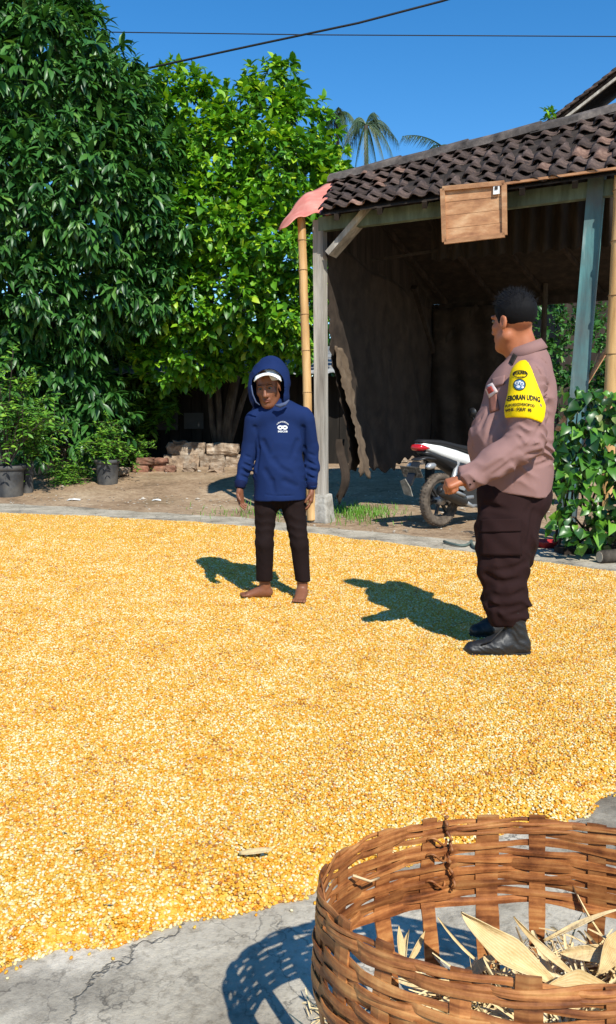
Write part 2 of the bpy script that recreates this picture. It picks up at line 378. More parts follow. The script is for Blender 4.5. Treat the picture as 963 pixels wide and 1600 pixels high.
# base layer
M_CORNB = pm('corn_bed', [(0, (.52, .24, .02)), (.5, (.70, .40, .05)), (1, (.76, .52, .13))], scale=90, detail=6, rough=.6, bump=1, bscale=95, bdist=.008)
def mat_kernel():
    m, nt, b, L = nodes('corn_kernel')
    oi = nt.nodes.new('ShaderNodeObjectInfo'); rp = ramp(nt, [(0, (.85, .76, .48)), (.18, (.82, .64, .26)), (.4, (.78, .50, .09)), (.6, (.76, .41, .03)), (.78, (.74, .32, .010)), (.9, (.70, .225, .005)), (.95, (.82, .72, .46)), (1, (.40, .14, .03))])
    tc = nt.nodes.new('ShaderNodeNewGeometry'); nz = nt.nodes.new('ShaderNodeTexNoise'); nz.inputs['Scale'].default_value = 5.0; nz.inputs['Detail'].default_value = 7; nz.inputs['Roughness'].default_value = .7; L(tc.outputs['Position'], nz.inputs['Vector'])
    mr = nt.nodes.new('ShaderNodeMapRange'); mr.inputs['From Min'].default_value = .3; mr.inputs['From Max'].default_value = .7; mr.inputs['To Min'].default_value = -.30; mr.inputs['To Max'].default_value = .24; L(nz.outputs['Fac'], mr.inputs['Value'])
    ad = nt.nodes.new('ShaderNodeMath'); ad.use_clamp = True; L(oi.outputs['Random'], ad.inputs[0]); L(mr.outputs[0], ad.inputs[1])
    L(ad.outputs[0], rp.inputs['Fac']); L(rp.outputs[0], b.inputs['Base Color']); b.inputs['Roughness'].default_value = .38; b.inputs['Specular IOR Level'].default_value = .45
    tr = nt.nodes.new('ShaderNodeBsdfTranslucent'); L(rp.outputs[0], tr.inputs['Color']); ms = nt.nodes.new('ShaderNodeMixShader'); ms.inputs['Fac'].default_value = .22; L(b.outputs[0], ms.inputs[1]); L(tr.outputs[0], ms.inputs[2]); L(ms.outputs[0], nt.nodes['Material Output'].inputs['Surface'])
    return m
M_KERN = mat_kernel()
def band(y0, y1, step):
    x0, x1 = -(.46 * y1 + 1.4), .46 * y1 + 1.4
    return np.meshgrid(np.arange(x0, x1, step), np.arange(y0, y1 + 1e-6, step), indexing='ij')
BV = []; BF = []
st = .06
X, Y = np.meshgrid(np.arange(-9, 7, st), np.arange(1.5, 11.7, st), indexing='ij')
D, Hh = corn_h(X, Y); keep = D > -.02; idx = -np.ones(X.shape, int)
cellk = (keep[:-1, :-1] | keep[1:, :-1] | keep[1:, 1:] | keep[:-1, 1:])
used = np.zeros(X.shape, bool); used[:-1, :-1] |= cellk; used[1:, :-1] |= cellk; used[1:, 1:] |= cellk; used[:-1, 1:] |= cellk
idx[used] = np.arange(used.sum())
BV = np.stack([X[used], Y[used], np.where(D[used] > 0, Hh[used] - .0015, -.012)], 1)
ci, cj = np.nonzero(cellk); BF = np.stack([idx[ci, cj], idx[ci + 1, cj], idx[ci + 1, cj + 1], idx[ci, cj + 1]], 1)
PK = []
for y0, y1, dens in ((1.5, 2.6, 24000), (2.6, 4.0, 17000), (4.0, 5.6, 10500), (5.6, 7.6, 5600), (7.6, 11.6, 2400)):
    area = (y1 - y0) * (.84 * (y0 + y1) / 2 + 1.5); N = int(area * dens); yy = rng.uniform(y0, y1, N); w = .42 * yy + .75; xx = rng.uniform(-1, 1, N) * w
    d, h = corn_h(xx, yy)
    ok = (d > 0) | ((d > -.05) & (rng.random(N) < .05 * np.exp(d / .016)))
    zz = np.where(d > 0, h, .006) + rng.uniform(-.002, .003, N)
    sc = rng.uniform(.78, 1.1, N) * (1.0 if y1 < 5 else 1.12 if y1 < 7 else 1.3)
    PK.append(np.stack([xx, yy, np.maximum(zz, .007), sc], 1)[ok])
PK = np.concatenate(PK)
Vall = np.concatenate([BV, PK[:, :3]])
corn = mk('corn_kernels', Vall, BF, [M_CORNB, M_KERN], None, True)
me = corn.data
a_ = me.attributes.new('kern', 'FLOAT', 'POINT'); a_.data.foreach_set('value', np.concatenate([np.zeros(len(BV)), PK[:, 3]]).astype(np.float32))
tag(corn, 'wide layer of loose yellow corn kernels drying on concrete', 'corn', kind='stuff')
ng = bpy.data.node_groups.new('kernels', 'GeometryNodeTree'); ng.interface.new_socket('Geometry', in_out='INPUT', socket_type='NodeSocketGeometry'); ng.interface.new_socket('Geometry', in_out='OUTPUT', socket_type='NodeSocketGeometry')
N_ = ng.nodes.new; LK = ng.links.new
gi = N_('NodeGroupInput'); go = N_('NodeGroupOutput'); iop = N_('GeometryNodeInstanceOnPoints'); jn = N_('GeometryNodeJoinGeometry'); sph = N_('GeometryNodeMeshUVSphere'); sph.inputs['Segments'].default_value = 7; sph.inputs['Rings'].default_value = 5; sph.inputs['Radius'].default_value = 1
pos = N_('GeometryNodeInputPosition'); sep = N_('ShaderNodeSeparateXYZ'); LK(pos.outputs[0], sep.inputs[0])
mul = N_('ShaderNodeMath'); mul.operation = 'MULTIPLY_ADD'; mul.inputs[1].default_value = .38; mul.inputs[2].default_value = .92; LK(sep.outputs['Y'], mul.inputs[0])
mx_ = N_('ShaderNodeMath'); mx_.operation = 'MULTIPLY'; LK(sep.outputs['X'], mx_.inputs[0]); LK(mul.outputs[0], mx_.inputs[1])
cmb = N_('ShaderNodeCombineXYZ'); LK(mx_.outputs[0], cmb.inputs[0]); LK(sep.outputs['Y'], cmb.inputs[1]); LK(sep.outputs['Z'], cmb.inputs[2])
vsc = N_('ShaderNodeVectorMath'); vsc.operation = 'MULTIPLY'; LK(cmb.outputs[0], vsc.inputs[0]); vsc.inputs[1].default_value = (.0044, .0056, .0030)
sp = N_('GeometryNodeSetPosition'); LK(sph.outputs[0], sp.inputs['Geometry']); LK(vsc.outputs[0], sp.inputs['Position'])
smt = N_('GeometryNodeSetMaterial'); smt.inputs['Material'].default_value = M_KERN; LK(sp.outputs[0], smt.inputs['Geometry'])
ssh = N_('GeometryNodeSetShadeSmooth'); LK(smt.outputs[0], ssh.inputs[0])
na = N_('GeometryNodeInputNamedAttribute'); na.data_type = 'FLOAT'; na.inputs['Name'].default_value = 'kern'
cmp_ = N_('FunctionNodeCompare'); cmp_.data_type = 'FLOAT'; cmp_.operation = 'GREATER_THAN'; LK(na.outputs['Attribute'], cmp_.inputs[0]); cmp_.inputs[1].default_value = .01
rv = N_('FunctionNodeRandomValue'); rv.data_type = 'FLOAT_VECTOR'; rv.inputs[0].default_value = (-.65, -.55, 0); rv.inputs[1].default_value = (.65, .55, 6.283)
LK(gi.outputs[0], iop.inputs['Points']); LK(ssh.outputs[0], iop.inputs['Instance']); LK(cmp_.outputs[0], iop.inputs['Selection']); LK(rv.outputs[0], iop.inputs['Rotation']); LK(na.outputs['Attribute'], iop.inputs['Scale'])
LK(gi.outputs[0], jn.inputs[0]); LK(iop.outputs[0], jn.inputs[0]); LK(jn.outputs[0], go.inputs[0])
md = corn.modifiers.new('kernels', 'NODES'); md.node_group = ng
print('kernels', len(PK))

# husk flecks and chaff lying on the corn
CV = []; CF = []
for i in range(90):
    y_ = 1.8 + 8.5 * rnd.random() ** 1.6; x_ = rnd.uniform(-1, 1) * (.42 * y_ + .4); d_, h_ = corn_h(np.array([x_]), np.array([y_]))
    if d_[0] < .05: continue
    a_ = rnd.random() * 6.28; l_ = rnd.uniform(.006, .018); w_ = l_ * rnd.uniform(.18, .4); ca, sa = math.cos(a_), math.sin(a_); n0 = len(CV); z_ = h_[0] + .006
    for (u_, v_, q_) in ((-1, 0, .002), (-.2, 1, .004), (1, .1, .001), (-.1, -1, .0)): CV.append((x_ + (u_ * l_ * ca - v_ * w_ * sa), y_ + (u_ * l_ * sa + v_ * w_ * ca), z_ + q_ + rnd.uniform(0, .004)))
    CF += [(n0, n0 + 3, n0 + 2, n0 + 1)]
M_CHAFF = pm('chaff', [(0, (.20, .11, .04)), (.5, (.55, .42, .22)), (1, (.80, .72, .52))], scale=3, rough=.8)
tag(mk('chaff_flecks', CV, CF, M_CHAFF), 'small husk flecks strewn over the drying corn', 'chaff', kind='stuff')
# small stones and crumbs on the bare earth
SV = []; SF = []
for i in range(1500):
    px = rnd.uniform(-150, 1100); py = 728 + (rnd.random() ** .8) * 105; p = gdirt(px, py)
    r = rnd.uniform(.006, .022) * (2.0 if rnd.random() < .05 else 1); n0 = len(SV)
    for k in range(6):
        v = [(1, 0, 0), (-1, 0, 0), (0, 1, 0), (0, -1, 0), (0, 0, .6), (0, 0, -.6)][k]
        SV.append((p.x + v[0] * r * rnd.uniform(.6, 1.4), p.y + v[1] * r * rnd.uniform(.6, 1.4), p.z + .3 * r + v[2] * r * rnd.uniform(.6, 1.3)))
    for f in ((0, 2, 4), (2, 1, 4), (1, 3, 4), (3, 0, 4), (2, 0, 5), (1, 2, 5), (3, 1, 5), (0, 3, 5)): SF.append(tuple(n0 + q for q in f))
M_PEB = pm('pebble', [(0, (.12, .09, .06)), (.5, (.33, .27, .2)), (1, (.62, .57, .5))], scale=6, rough=.95)
tag(mk('pebbles', SV, SF, M_PEB), 'scattered pebbles and dirt crumbs on the bare earth', 'pebbles', kind='stuff')

# ================================================================== SHED
ANG = math.radians(26.0); U = Vector((math.cos(ANG), -math.sin(ANG), 0)); VV = Vector((math.sin(ANG), math.cos(ANG), 0)); UP = Vector((0, 0, 1))
A0 = gd(503, 812); CAMP = Vector((0, 0, CAM_H))
def onp(px, py, off):
    """the point of the upright plane `off` metres behind the shed front that shows at this picture point"""
    d = ray(px, py); q = A0 + VV * off; t = (q - CAMP).dot(VV) / d.dot(VV); return CAMP + d * t
def SH(a, b, z): return A0 + U * a + VV * b + UP * z
M_TILE = pm('roof_tile', [(0, (.016, .012, .011)), (.35, (.045, .029, .024)), (.7, (.115, .075, .058)), (1, (.30, .21, .165))], scale=7, detail=7, rough=.92, bump=.7, bscale=30, rand=.5, mottle=.6, mscale=5, mcol=(.03, .025, .022))
M_TILE_R = pm('roof_tile_red', [(0, (.045, .028, .023)), (.5, (.16, .09, .065)), (1, (.34, .22, .16))], scale=9, detail=7, rough=.92, bump=.7, bscale=30, rand=.4)
M_GREY_WOOD = pm('weathered_wood', [(0, (.13, .11, .09)), (.5, (.30, .27, .23)), (1, (.50, .46, .40))], scale=9, detail=8, stretch=(1, 1, .09), rough=.9, bump=.8, bscale=40)
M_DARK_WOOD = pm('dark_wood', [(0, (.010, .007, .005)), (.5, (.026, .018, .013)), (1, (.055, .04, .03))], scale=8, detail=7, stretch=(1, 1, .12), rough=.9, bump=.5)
M_GREEN_WOOD = pm('green_painted_wood', [(0, (.04, .05, .035)), (.4, (.095, .12, .085)), (.75, (.14, .18, .13)), (1, (.30, .31, .25))], scale=7, detail=8, stretch=(1, 1, .2), rough=.8, bump=.4)
M_TEAL = pm('teal_painted_wood', [(0, (.035, .055, .06)), (.4, (.07, .16, .165)), (.75, (.10, .235, .235)), (1, (.33, .40, .38))], scale=6, detail=8, stretch=(1.5, 1.5, .18), rough=.75, bump=.4, mottle=.8, mscale=2.2, mcol=(.10, .10, .095))
M_BAMBOO = pm('bamboo_pole', [(0, (.30, .15, .05)), (.5, (.50, .29, .11)), (1, (.64, .42, .2))], scale=10, detail=6, stretch=(1, 1, .12), rough=.5, bump=.2, spec=.4)
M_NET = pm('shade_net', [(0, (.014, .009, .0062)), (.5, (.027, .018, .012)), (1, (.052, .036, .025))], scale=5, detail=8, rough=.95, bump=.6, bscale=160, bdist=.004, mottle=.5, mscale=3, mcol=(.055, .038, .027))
M_RED_SHEET = pm('red_plastic_sheet', [(0, (.48, .13, .095)), (.5, (.64, .21, .155)), (1, (.74, .32, .24))], scale=4, detail=6, rough=.55, bump=.15, spec=.35)
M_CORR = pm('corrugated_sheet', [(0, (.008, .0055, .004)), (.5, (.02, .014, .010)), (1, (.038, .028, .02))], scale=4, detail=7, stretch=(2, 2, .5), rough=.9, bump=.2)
M_CEM = pm('cement', [(0, (.17, .155, .13)), (.5, (.38, .355, .31)), (1, (.56, .53, .47))], scale=9, detail=8, rough=.95, bump=.8, bscale=30, mottle=.5, mscale=6, mcol=(.12, .10, .07))
M_CRATE = pm('reddish_plank', [(0, (.24, .105, .05)), (.5, (.42, .21, .10)), (1, (.58, .36, .20))], scale=10, detail=8, stretch=(.15, 1, 1.2), rough=.7, bump=.4, rand=.15)
M_WHITE = pm('white_paint', (.75, .75, .73), scale=10, rough=.5)

shed = thing('open_shed', 'open timber shed with dark clay tile roof and torn brown netting', 'shed', A0)
eL = onp(500, 330, -.3); eR = onp(1010, 260, -.3); eR.z = onp(963, 266, -.3).z + .01
rL = onp(523, 282, .9); rR = onp(963, 177, .9); rR = rL + (rR - rL) * 1.12
# ---- roof tiles: S-shaped clay tiles, laid row over row, each its own piece
def tile_mesh(w=.20, l=.27, th=.013):
    nx = 8; V = []; F = []
    prof = [(-.5, .010), (-.40, .030), (-.26, .040), (-.12, .030), (.02, .008), (.18, -.006), (.34, -.004), (.46, .010), (.5, .018)]
    for s in (0, 1):
        for j, yy in enumerate((0, .5, 1)):
            for q, (x, z) in enumerate(prof):
                tip = .035 * math.cos(x * 2.6) if j == 0 else 0
                V.append((x * w * 1.12, yy * l - tip, z - s * th + (.006 if j == 0 else 0)))
    np_ = len(prof); o = 3 * np_
    for j in range(2):
        for q in range(np_ - 1):
            a = j * np_ + q; F.append((a, a + 1, a + np_ + 1, a + np_)); F.append((o + a, o + a + np_, o + a + np_ + 1, o + a + 1))
    for q in range(np_ - 1):
        F.append((q + 1, q, o + q, o + q + 1)); a = 2 * np_ + q; F.append((a, a + 1, o + a + 1, o + a))
    for j in range(2):
        a = j * np_; F.append((a, a + np_, o + a + np_, o + a)); a = j * np_ + np_ - 1; F.append((a + np_, a, o + a, o + a + np_))
    me = bpy.data.meshes.new('roof_tile'); me.from_pydata(V, [], F); me.polygons.foreach_set('use_smooth', [True] * len(F)); me.update(); return me
tms = []
for m in (M_TILE, M_TILE, M_TILE, M_TILE_R):
    t_ = tile_mesh(); t_.materials.append(m); tms.append(t_)
NR, NC = 7, 19
roof = MB()
s0, s1 = eL - UP * .02, rL - UP * .045
V = [eL - UP * .035, eR - UP * .035, rR - UP * .03, rL - UP * .03]
roof.add([v for v in V] + [v - UP * .012 for v in V], [(0, 1, 2, 3), (7, 6, 5, 4), (0, 4, 5, 1), (1, 5, 6, 2), (2, 6, 7, 3), (3, 7, 4, 0)])
roof_o = roof.build('roof', M_DARK_WOOD, shed)
for r in range(NR):
    for c in range(NC):
        tu = (c + .5 + (.22 if r % 2 else 0)) / NC; tv = r / NR
        a = eL.lerp(eR, tu); b = rL.lerp(rR, tu); p = a.lerp(b, tv); slope = (b - a).normalized(); along = (eR - eL).lerp(rR - rL, tv).normalized()
        nrm = along.cross(slope).normalized(); along = slope.cross(nrm)
        R = Matrix((along, slope, nrm)).transposed().to_4x4()
        R = R @ Euler((math.radians(-4.5) + rnd.gauss(0, .035), rnd.gauss(0, .035), rnd.gauss(0, .045))).to_matrix().to_4x4()
        sag = .018 * math.sin(tu * 9 + r) + .01 * math.sin(tu * 23)
        o = bpy.data.objects.new('roof_tile', tms[3] if rnd.random() < .09 else tms[0]); o.parent = roof_o; COL.objects.link(o)
        wsc = (eR - eL).lerp(rR - rL, tv).length / NC / .20
        o.matrix_basis = Matrix.Translation(p - A0 + nrm * (.012 + sag * .5 + rnd.uniform(-.004, .006)) + slope * rnd.uniform(-.02, .02)) @ R @ Matrix.Diagonal((wsc, 1, 1, 1))
# ridge caps
M_RIDGE = pm('ridge_cap', [(0, (.03, .026, .024)), (.5, (.085, .07, .062)), (1, (.17, .14, .12))], scale=7, detail=7, rough=.95, bump=.6, rand=.25)
nrc = 9
for i in range(nrc):
    a = rL.lerp(rR, i / nrc - .012) + UP * .015; b = rL.lerp(rR, (i + 1) / nrc + .015) + UP * (.015 + .018 * (i % 2))
    ax = (b - a).normalized(); sd = ax.cross(UP).normalized(); V = []; F = []
    for p in (a, b):
        for q, (s, z) in enumerate(((-.13, -.055), (-.11, .015), (-.05, .06), (0, .07), (.05, .06), (.11, .015), (.13, -.055))): V.append(p + sd * s * rnd.uniform(.95, 1.05) + UP * z)
    for q in range(6): F.append((q, q + 1, q + 8, q + 7))
    F += [tuple(range(7))[::-1], tuple(range(7, 14)), (0, 7, 13, 6)]
    mk('ridge_tile', V, F, M_RIDGE, roof_o, False)
# back slope (plain sheet) and its rafters
bL, bR = SH(-.05, 4.1, 2.95), SH(5.0, 4.1, 3.0)
V = [rL - UP * .03, rR - UP * .03, bR, bL]; m = MB(); m.add(V + [v - UP * .015 for v in V], [(0, 1, 2, 3), (7, 6, 5, 4), (0, 4, 5, 1), (1, 5, 6, 2), (2, 6, 7, 3), (3, 7, 4, 0)]); m.build('rear_roof_slope', M_CORR, shed)
for t in np.linspace(.06, .96, 7):
    a = eL.lerp(eR, t) - UP * .085; b = rL.lerp(rR, t) - UP * .085; MB().beam(a, b, .05, .07).build('rafter', M_DARK_WOOD, shed)
    c = bL.lerp(bR, t) - UP * .06; MB().beam(b, c, .05, .07).build('rafter', M_DARK_WOOD, shed)
# front posts, plinth, beam, braces
pt = onp(500, 345, 0); pl = gd(503, 812)
bevel(MB().box(pl + Vector((.0, .0, .13)), (.24, .24, .34), Matrix.Rotation(-ANG, 3, 'Z'), .82, .014).build('plinth', M_CEM, shed), .02)
MB().beam(pl + UP * .29, Vector((pt.x, pt.y, pt.z)), .12, .12, U).build('post', M_GREY_WOOD, shed)
gp_t = onp(934, 272, 0); gp_b = onp(898, 690, 0); gp_b = gp_t + (gp_b - gp_t) * ((gp_t.z - 0.0) / (gp_t.z - gp_b.z))
tag(MB().beam(gp_b, gp_t, .165, .15, U).build('post', M_TEAL, shed), 'teal painted post with worn grey patch')
bt = eL.z - .075
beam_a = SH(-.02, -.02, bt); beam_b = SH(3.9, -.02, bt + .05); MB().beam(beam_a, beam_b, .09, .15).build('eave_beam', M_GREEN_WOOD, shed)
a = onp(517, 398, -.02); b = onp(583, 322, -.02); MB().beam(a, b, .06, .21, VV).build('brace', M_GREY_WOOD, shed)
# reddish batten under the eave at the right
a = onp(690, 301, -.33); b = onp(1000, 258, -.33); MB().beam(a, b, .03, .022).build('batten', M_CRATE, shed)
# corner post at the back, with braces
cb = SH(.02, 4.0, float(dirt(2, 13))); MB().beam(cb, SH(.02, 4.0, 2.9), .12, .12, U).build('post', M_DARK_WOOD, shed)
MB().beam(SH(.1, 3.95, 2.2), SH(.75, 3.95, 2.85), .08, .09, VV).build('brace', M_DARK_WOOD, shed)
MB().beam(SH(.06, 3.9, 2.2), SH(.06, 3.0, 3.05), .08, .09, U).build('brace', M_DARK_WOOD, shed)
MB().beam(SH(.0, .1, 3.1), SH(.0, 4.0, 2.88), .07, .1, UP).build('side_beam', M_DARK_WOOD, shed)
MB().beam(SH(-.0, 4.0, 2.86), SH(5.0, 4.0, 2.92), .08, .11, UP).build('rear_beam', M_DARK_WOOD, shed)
MB().beam(SH(.2, 1.0, 3.08), SH(4.6, 1.25, 3.4), .03, .03).build('tie_rail', M_DARK_WOOD, shed)
MB().beam(SH(4.6, 4.0, 0), SH(4.6, 4.0, 2.9), .12, .12, U).build('post', M_DARK_WOOD, shed)
# netting on the left side: a hung sheet with a torn front edge and sagging lower hem
def sheet(name, fn, nu, nv, mat, parent, th=.004, drop=None, smooth=True):
    V = []; idx = {}
    for i in range(nu + 1):
        for j in range(nv + 1): V.append(fn(i / nu, j / nv))
    F = [(i * (nv + 1) + j, (i + 1) * (nv + 1) + j, (i + 1) * (nv + 1) + j + 1, i * (nv + 1) + j + 1) for i in range(nu) for j in range(nv) if not (drop and drop(i / nu, j / nv))]
    o = mk(name, V, F, mat, parent, smooth); s_ = o.modifiers.new('thickness', 'SOLIDIFY'); s_.thickness = th; s_.offset = 0; return o
def torn(z):                                  # how far the front edge is torn back at height z (metres behind the front)
    pts = [(.2, .62), (.45, .55), (.85, .50), (1.2, .42), (1.62, .27), (1.85, .12), (2.1, .10), (2.6, .07), (3.4, .05)]
    for (z0, d0), (z1, d1) in zip(pts[:-1], pts[1:]):
        if z <= z1: return d0 + (d1 - d0) * max(0, (z - z0) / (z1 - z0)) + .025 * math.sin(z * 31) + .015 * math.sin(z * 77)
    return .05
def net(u, v):
    zt = 3.13 - .25 * u + .03 * math.sin(u * 14); zb = .50 + .06 * math.sin(u * 11) + .05 * u + (.03 * math.sin(u * 60))
    z = zb + (zt - zb) * v; b0 = torn(z); b = b0 + (3.95 - b0) * u
    a = .04 + .022 * math.sin(u * 17 + v * 3) * (1 - v) + .012 * math.sin(u * 31 + v * 7) * (1 - .6 * v) + .01 * math.sin(v * 13 + u * 5)
    if u < .12: a += (.12 - u) * (.9 * max(0, .55 - v))
    return SH(a, b, z)
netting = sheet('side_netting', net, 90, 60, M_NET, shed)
M_FLAP_N = pm('sunlit_net_flap', [(0, (.075, .050, .031)), (.5, (.125, .086, .055)), (1, (.18, .13, .086))], scale=6, detail=8, rough=.95, bump=.5, bscale=160, bdist=.004)  # same net where the sun catches it, the light put into a paler tan
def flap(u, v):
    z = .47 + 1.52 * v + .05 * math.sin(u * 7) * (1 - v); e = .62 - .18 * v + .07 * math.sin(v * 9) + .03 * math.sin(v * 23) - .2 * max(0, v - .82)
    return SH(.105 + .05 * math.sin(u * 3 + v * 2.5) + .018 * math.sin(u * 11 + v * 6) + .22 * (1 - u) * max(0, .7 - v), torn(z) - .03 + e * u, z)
sheet('sunlit_torn_flap', flap, 14, 40, M_FLAP_N, shed)  # piece added over the net to carry the painted sunlit patch
def strip(u, v): return SH(.03 + .06 * math.sin(v * 5) + u * .07, .30 + .10 * u + .16 * v, .2 + .72 * v + .06 * math.sin(u * 9) * (1 - v))
sheet('torn_strip', strip, 6, 16, M_NET, shed)
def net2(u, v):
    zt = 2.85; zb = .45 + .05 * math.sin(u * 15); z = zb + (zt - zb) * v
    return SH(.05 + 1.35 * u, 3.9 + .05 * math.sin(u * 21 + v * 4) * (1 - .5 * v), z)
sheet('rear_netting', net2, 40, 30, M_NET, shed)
# boards closing the left gable above the netting
for i in range(16):
    b0, b1 = .02 + 3.9 * i / 16, .02 + 3.9 * (i + 1) / 16 - .006
    def ztop(b): 
        q = (b + .3) / 1.2
        return (eL.z + (rL.z - eL.z) * q if b < .9 else rL.z + (bL.z - rL.z) * (b - .9) / 3.2) - .06
    z0 = 3.02 - .2 * i / 16; MB().add([SH(-.01, b0, z0), SH(-.01, b1, z0), SH(-.01, b1, ztop(b1)), SH(-.01, b0, ztop(b0)), SH(.012, b0, z0), SH(.012, b1, z0), SH(.012, b1, ztop(b1)), SH(.012, b0, ztop(b0))], [(3, 2, 1, 0), (4, 5, 6, 7), (0, 1, 5, 4), (1, 2, 6, 5), (2, 3, 7, 6), (3, 0, 4, 7)]).build('gable_board', M_DARK_WOOD, shed)
# corrugated sheet hung below the ridge line
zr = rL.z
V = []; F = []; n = 150
for i in range(n + 1):
    a = .95 + 3.9 * i / n; off = .035 * math.sin(i * 2 * math.pi / 6.5)
    zt_ = rL.z - .1 + (rR.z - rL.z) * min(1, a / (rR - rL).length)
    V += [SH(a, 1.02 + off, 3.02 + .02 * math.sin(i * 2 * math.pi / 6.5 + 1)), SH(a, 1.02 + off, zt_ - .06)]
F = [(2 * i, 2 * i + 2, 2 * i + 3, 2 * i + 1) for i in range(n)]
o = mk('corrugated_panel', V, F, M_CORR, shed, True); s_ = o.modifiers.new('thickness', 'SOLIDIFY'); s_.thickness = .008
# ---- hanging plank panel in front of the eave
cen = onp(741, 333, -.36); hp = thing('hanging_crate_lid', 'small reddish crate lid of planks hanging under the shed eave', 'crate lid', cen)
lt, rt, lb, rb = onp(693, 296, -.37), onp(789, 287, -.37), onp(696, 379, -.37), onp(790, 368, -.37)
for k in range(4):
    v0, v1 = k / 4 + .004, (k + 1) / 4 - .004
    a0, a1 = lt.lerp(lb, v0), rt.lerp(rb, v0); b0, b1 = lt.lerp(lb, v1), rt.lerp(rb, v1); fw = VV * (.012 + rnd.uniform(-.004, .004))
    V = [a0, a1, b1, b0]; MB().add([p - fw for p in V] + [p + fw for p in V], [(3, 2, 1, 0), (4, 5, 6, 7), (0, 1, 5, 4), (1, 2, 6, 5), (2, 3, 7, 6), (3, 0, 4, 7)]).build('plank', M_CRATE, hp)
for p, q in ((lt, lb), (rt, rb), (lb, rb), (lt, rt)): MB().beam(p - VV * .026, q - VV * .026, .045, .028, VV).build('frame_strip', M_CRATE, hp)
p = onp(776, 296, -.40); MB().box(p, (.06, .012, .09), Matrix.Rotation(-ANG, 3, 'Z')).build('notice', M_WHITE, hp)
MB().box(p - VV * .008 + UP * .012, (.028, .008, .03), Matrix.Rotation(-ANG, 3, 'Z')).build('dark_mark', M_DARK_WOOD, hp)
for q in (lt, rt): MB().tube([q, q + UP * .14 + VV * .05], .006, 6).build('hanger', M_DARK_WOOD, hp)
# ---- red sheet that covers the left end of the roof, bent over a pole
rs = thing('red_plastic_sheet', 'faded red plastic sheet drooping off the left roof end', 'sheet', at(480, 330, 9.4))
def rsf(u, v):
    top = [(540, 280), (508, 288), (480, 301), (460, 320), (446, 341), (435, 359)]
    bot = [(520, 334), (503, 334), (486, 335), (470, 338), (455, 348), (440, 357)]
    q = u * 5; i = min(4, int(q)); t = q - i
    px = (1 - v) * (top[i][0] * (1 - t) + top[i + 1][0] * t) + v * (bot[i][0] * (1 - t) + bot[i + 1][0] * t)
    py = (1 - v) * (top[i][1] * (1 - t) + top[i + 1][1] * t) + v * (bot[i][1] * (1 - t) + bot[i + 1][1] * t)
    Yd = (1 - v) * (10.5 - .6 * u) + v * (9.5 - .2 * u) + .05 * math.sin(u * 9 + v * 4)
    p = at(px, py, Yd); p.z += .014 * math.sin(u * 16 + v * 3); return p
sheet('sheet', rsf, 24, 14, M_RED_SHEET, rs, .006)
# ---- bamboo poles
def bamboo(label, a, b, r, nodes_, name='bamboo_pole'):
    t = thing(name, label, 'pole', (a.x, a.y, a.z)); P = []; Rr = []; L_ = (b - a).length
    mb = MB(); ts = [0]
    for k in range(nodes_): ts.append((k + .5 + rnd.uniform(-.12, .12)) / nodes_)
    ts.append(1)
    for i in range(len(ts) - 1):
        for q in (0.0, .06, .5, .94): P.append(a.lerp(b, ts[i] + (ts[i + 1] - ts[i]) * q) + Vector((rnd.uniform(-.003, .003), 0, 0))); Rr.append(r * (1.06 if q in (0.0,) else 1.0) * (1 - .12 * ts[i]))
    P.append(b); Rr.append(r * .88); mb.tube(P, Rr, 12).build('culm', M_BAMBOO, t, True)
    for q in ts[1:-1]:
        c = a.lerp(b, q); d = (b - a).normalized(); MB().tube([c - d * .006, c, c + d * .006], [r * .95, r * 1.1, r * .95], 12).build('node_ring', pm('node_ring', (.22, .12, .05), rough=.7) if 'node_ring' not in bpy.data.materials else bpy.data.materials['node_ring'], t, True)
    return t
a = onp(487, 815, -.1); a.z = 0.0; b = onp(471, 338, -.1); bamboo('thin bamboo pole holding up the red plastic sheet', a, b, .052, 8)
b = onp(972, 250, -.22); c = onp(955, 612, -.22); a = b + (c - b) * (b.z / (b.z - c.z)); bamboo('thick bamboo pole beside the teal post at right', a, b, .068, 7)
# leaning stick
a = onp(890, 640, .25); b = onp(952, 540, -.08); a2 = b + (a - b) * (b.z / (b.z - a.z)) * .92
st_ = thing('wooden_stick', 'brown wooden stick leaning against the right bamboo pole', 'stick', a2); MB().tube([a2, a2.lerp(b, .5) + VV * .02, b], [.03, .028, .024], 8).build('shaft', M_CRATE, st_, True)

# ---- taller house behind, its tiled gable end showing above the shed roof
hy = 18.5; g0 = at(866, 186, hy); g1 = at(1110, -4, hy)
house = thing('gable_house', 'old house gable with weathered board rising behind shed roof', 'house', (g1.x, hy, 0))
gd_ = (g1 - g0); gn = gd_.normalized(); up_ = Vector((0, 1, 0)).cross(gn); up_ = -up_ if up_.z < 0 else up_
MB().beam(g0 - up_ * .13, g1 - up_ * .13, .05, .22, Vector((0, 1, 0))).build('bargeboard', M_GREY_WOOD, house)
k = 0; L_ = gd_.length
while k * .24 < L_:
    c = g0 + gn * (k * .24) + up_ * .03; R = Matrix((gn, Vector((0, 1, 0)), -gn.cross(Vector((0, 1, 0))) * -1)).transposed()
    o = MB().box((0, 0, 0), (.30, .5, .045), None, 1, .006).build('roof_tile', M_TILE, house, False, False); q = c + Vector((0, .18, 0)) - house.location
    o.matrix_basis = Matrix.Translation(q) @ Matrix((gn, Vector((0, 1, 0)), gn.cross(Vector((0, 1, 0))))).transposed().to_4x4() @ Matrix.Rotation(math.radians(7), 4, 'Y'); k += 1
g2 = g1 + Vector((gd_.x, 0, -gd_.z)); bk = Vector((0, 5, 0)); bl = Vector((0, .12, 0))
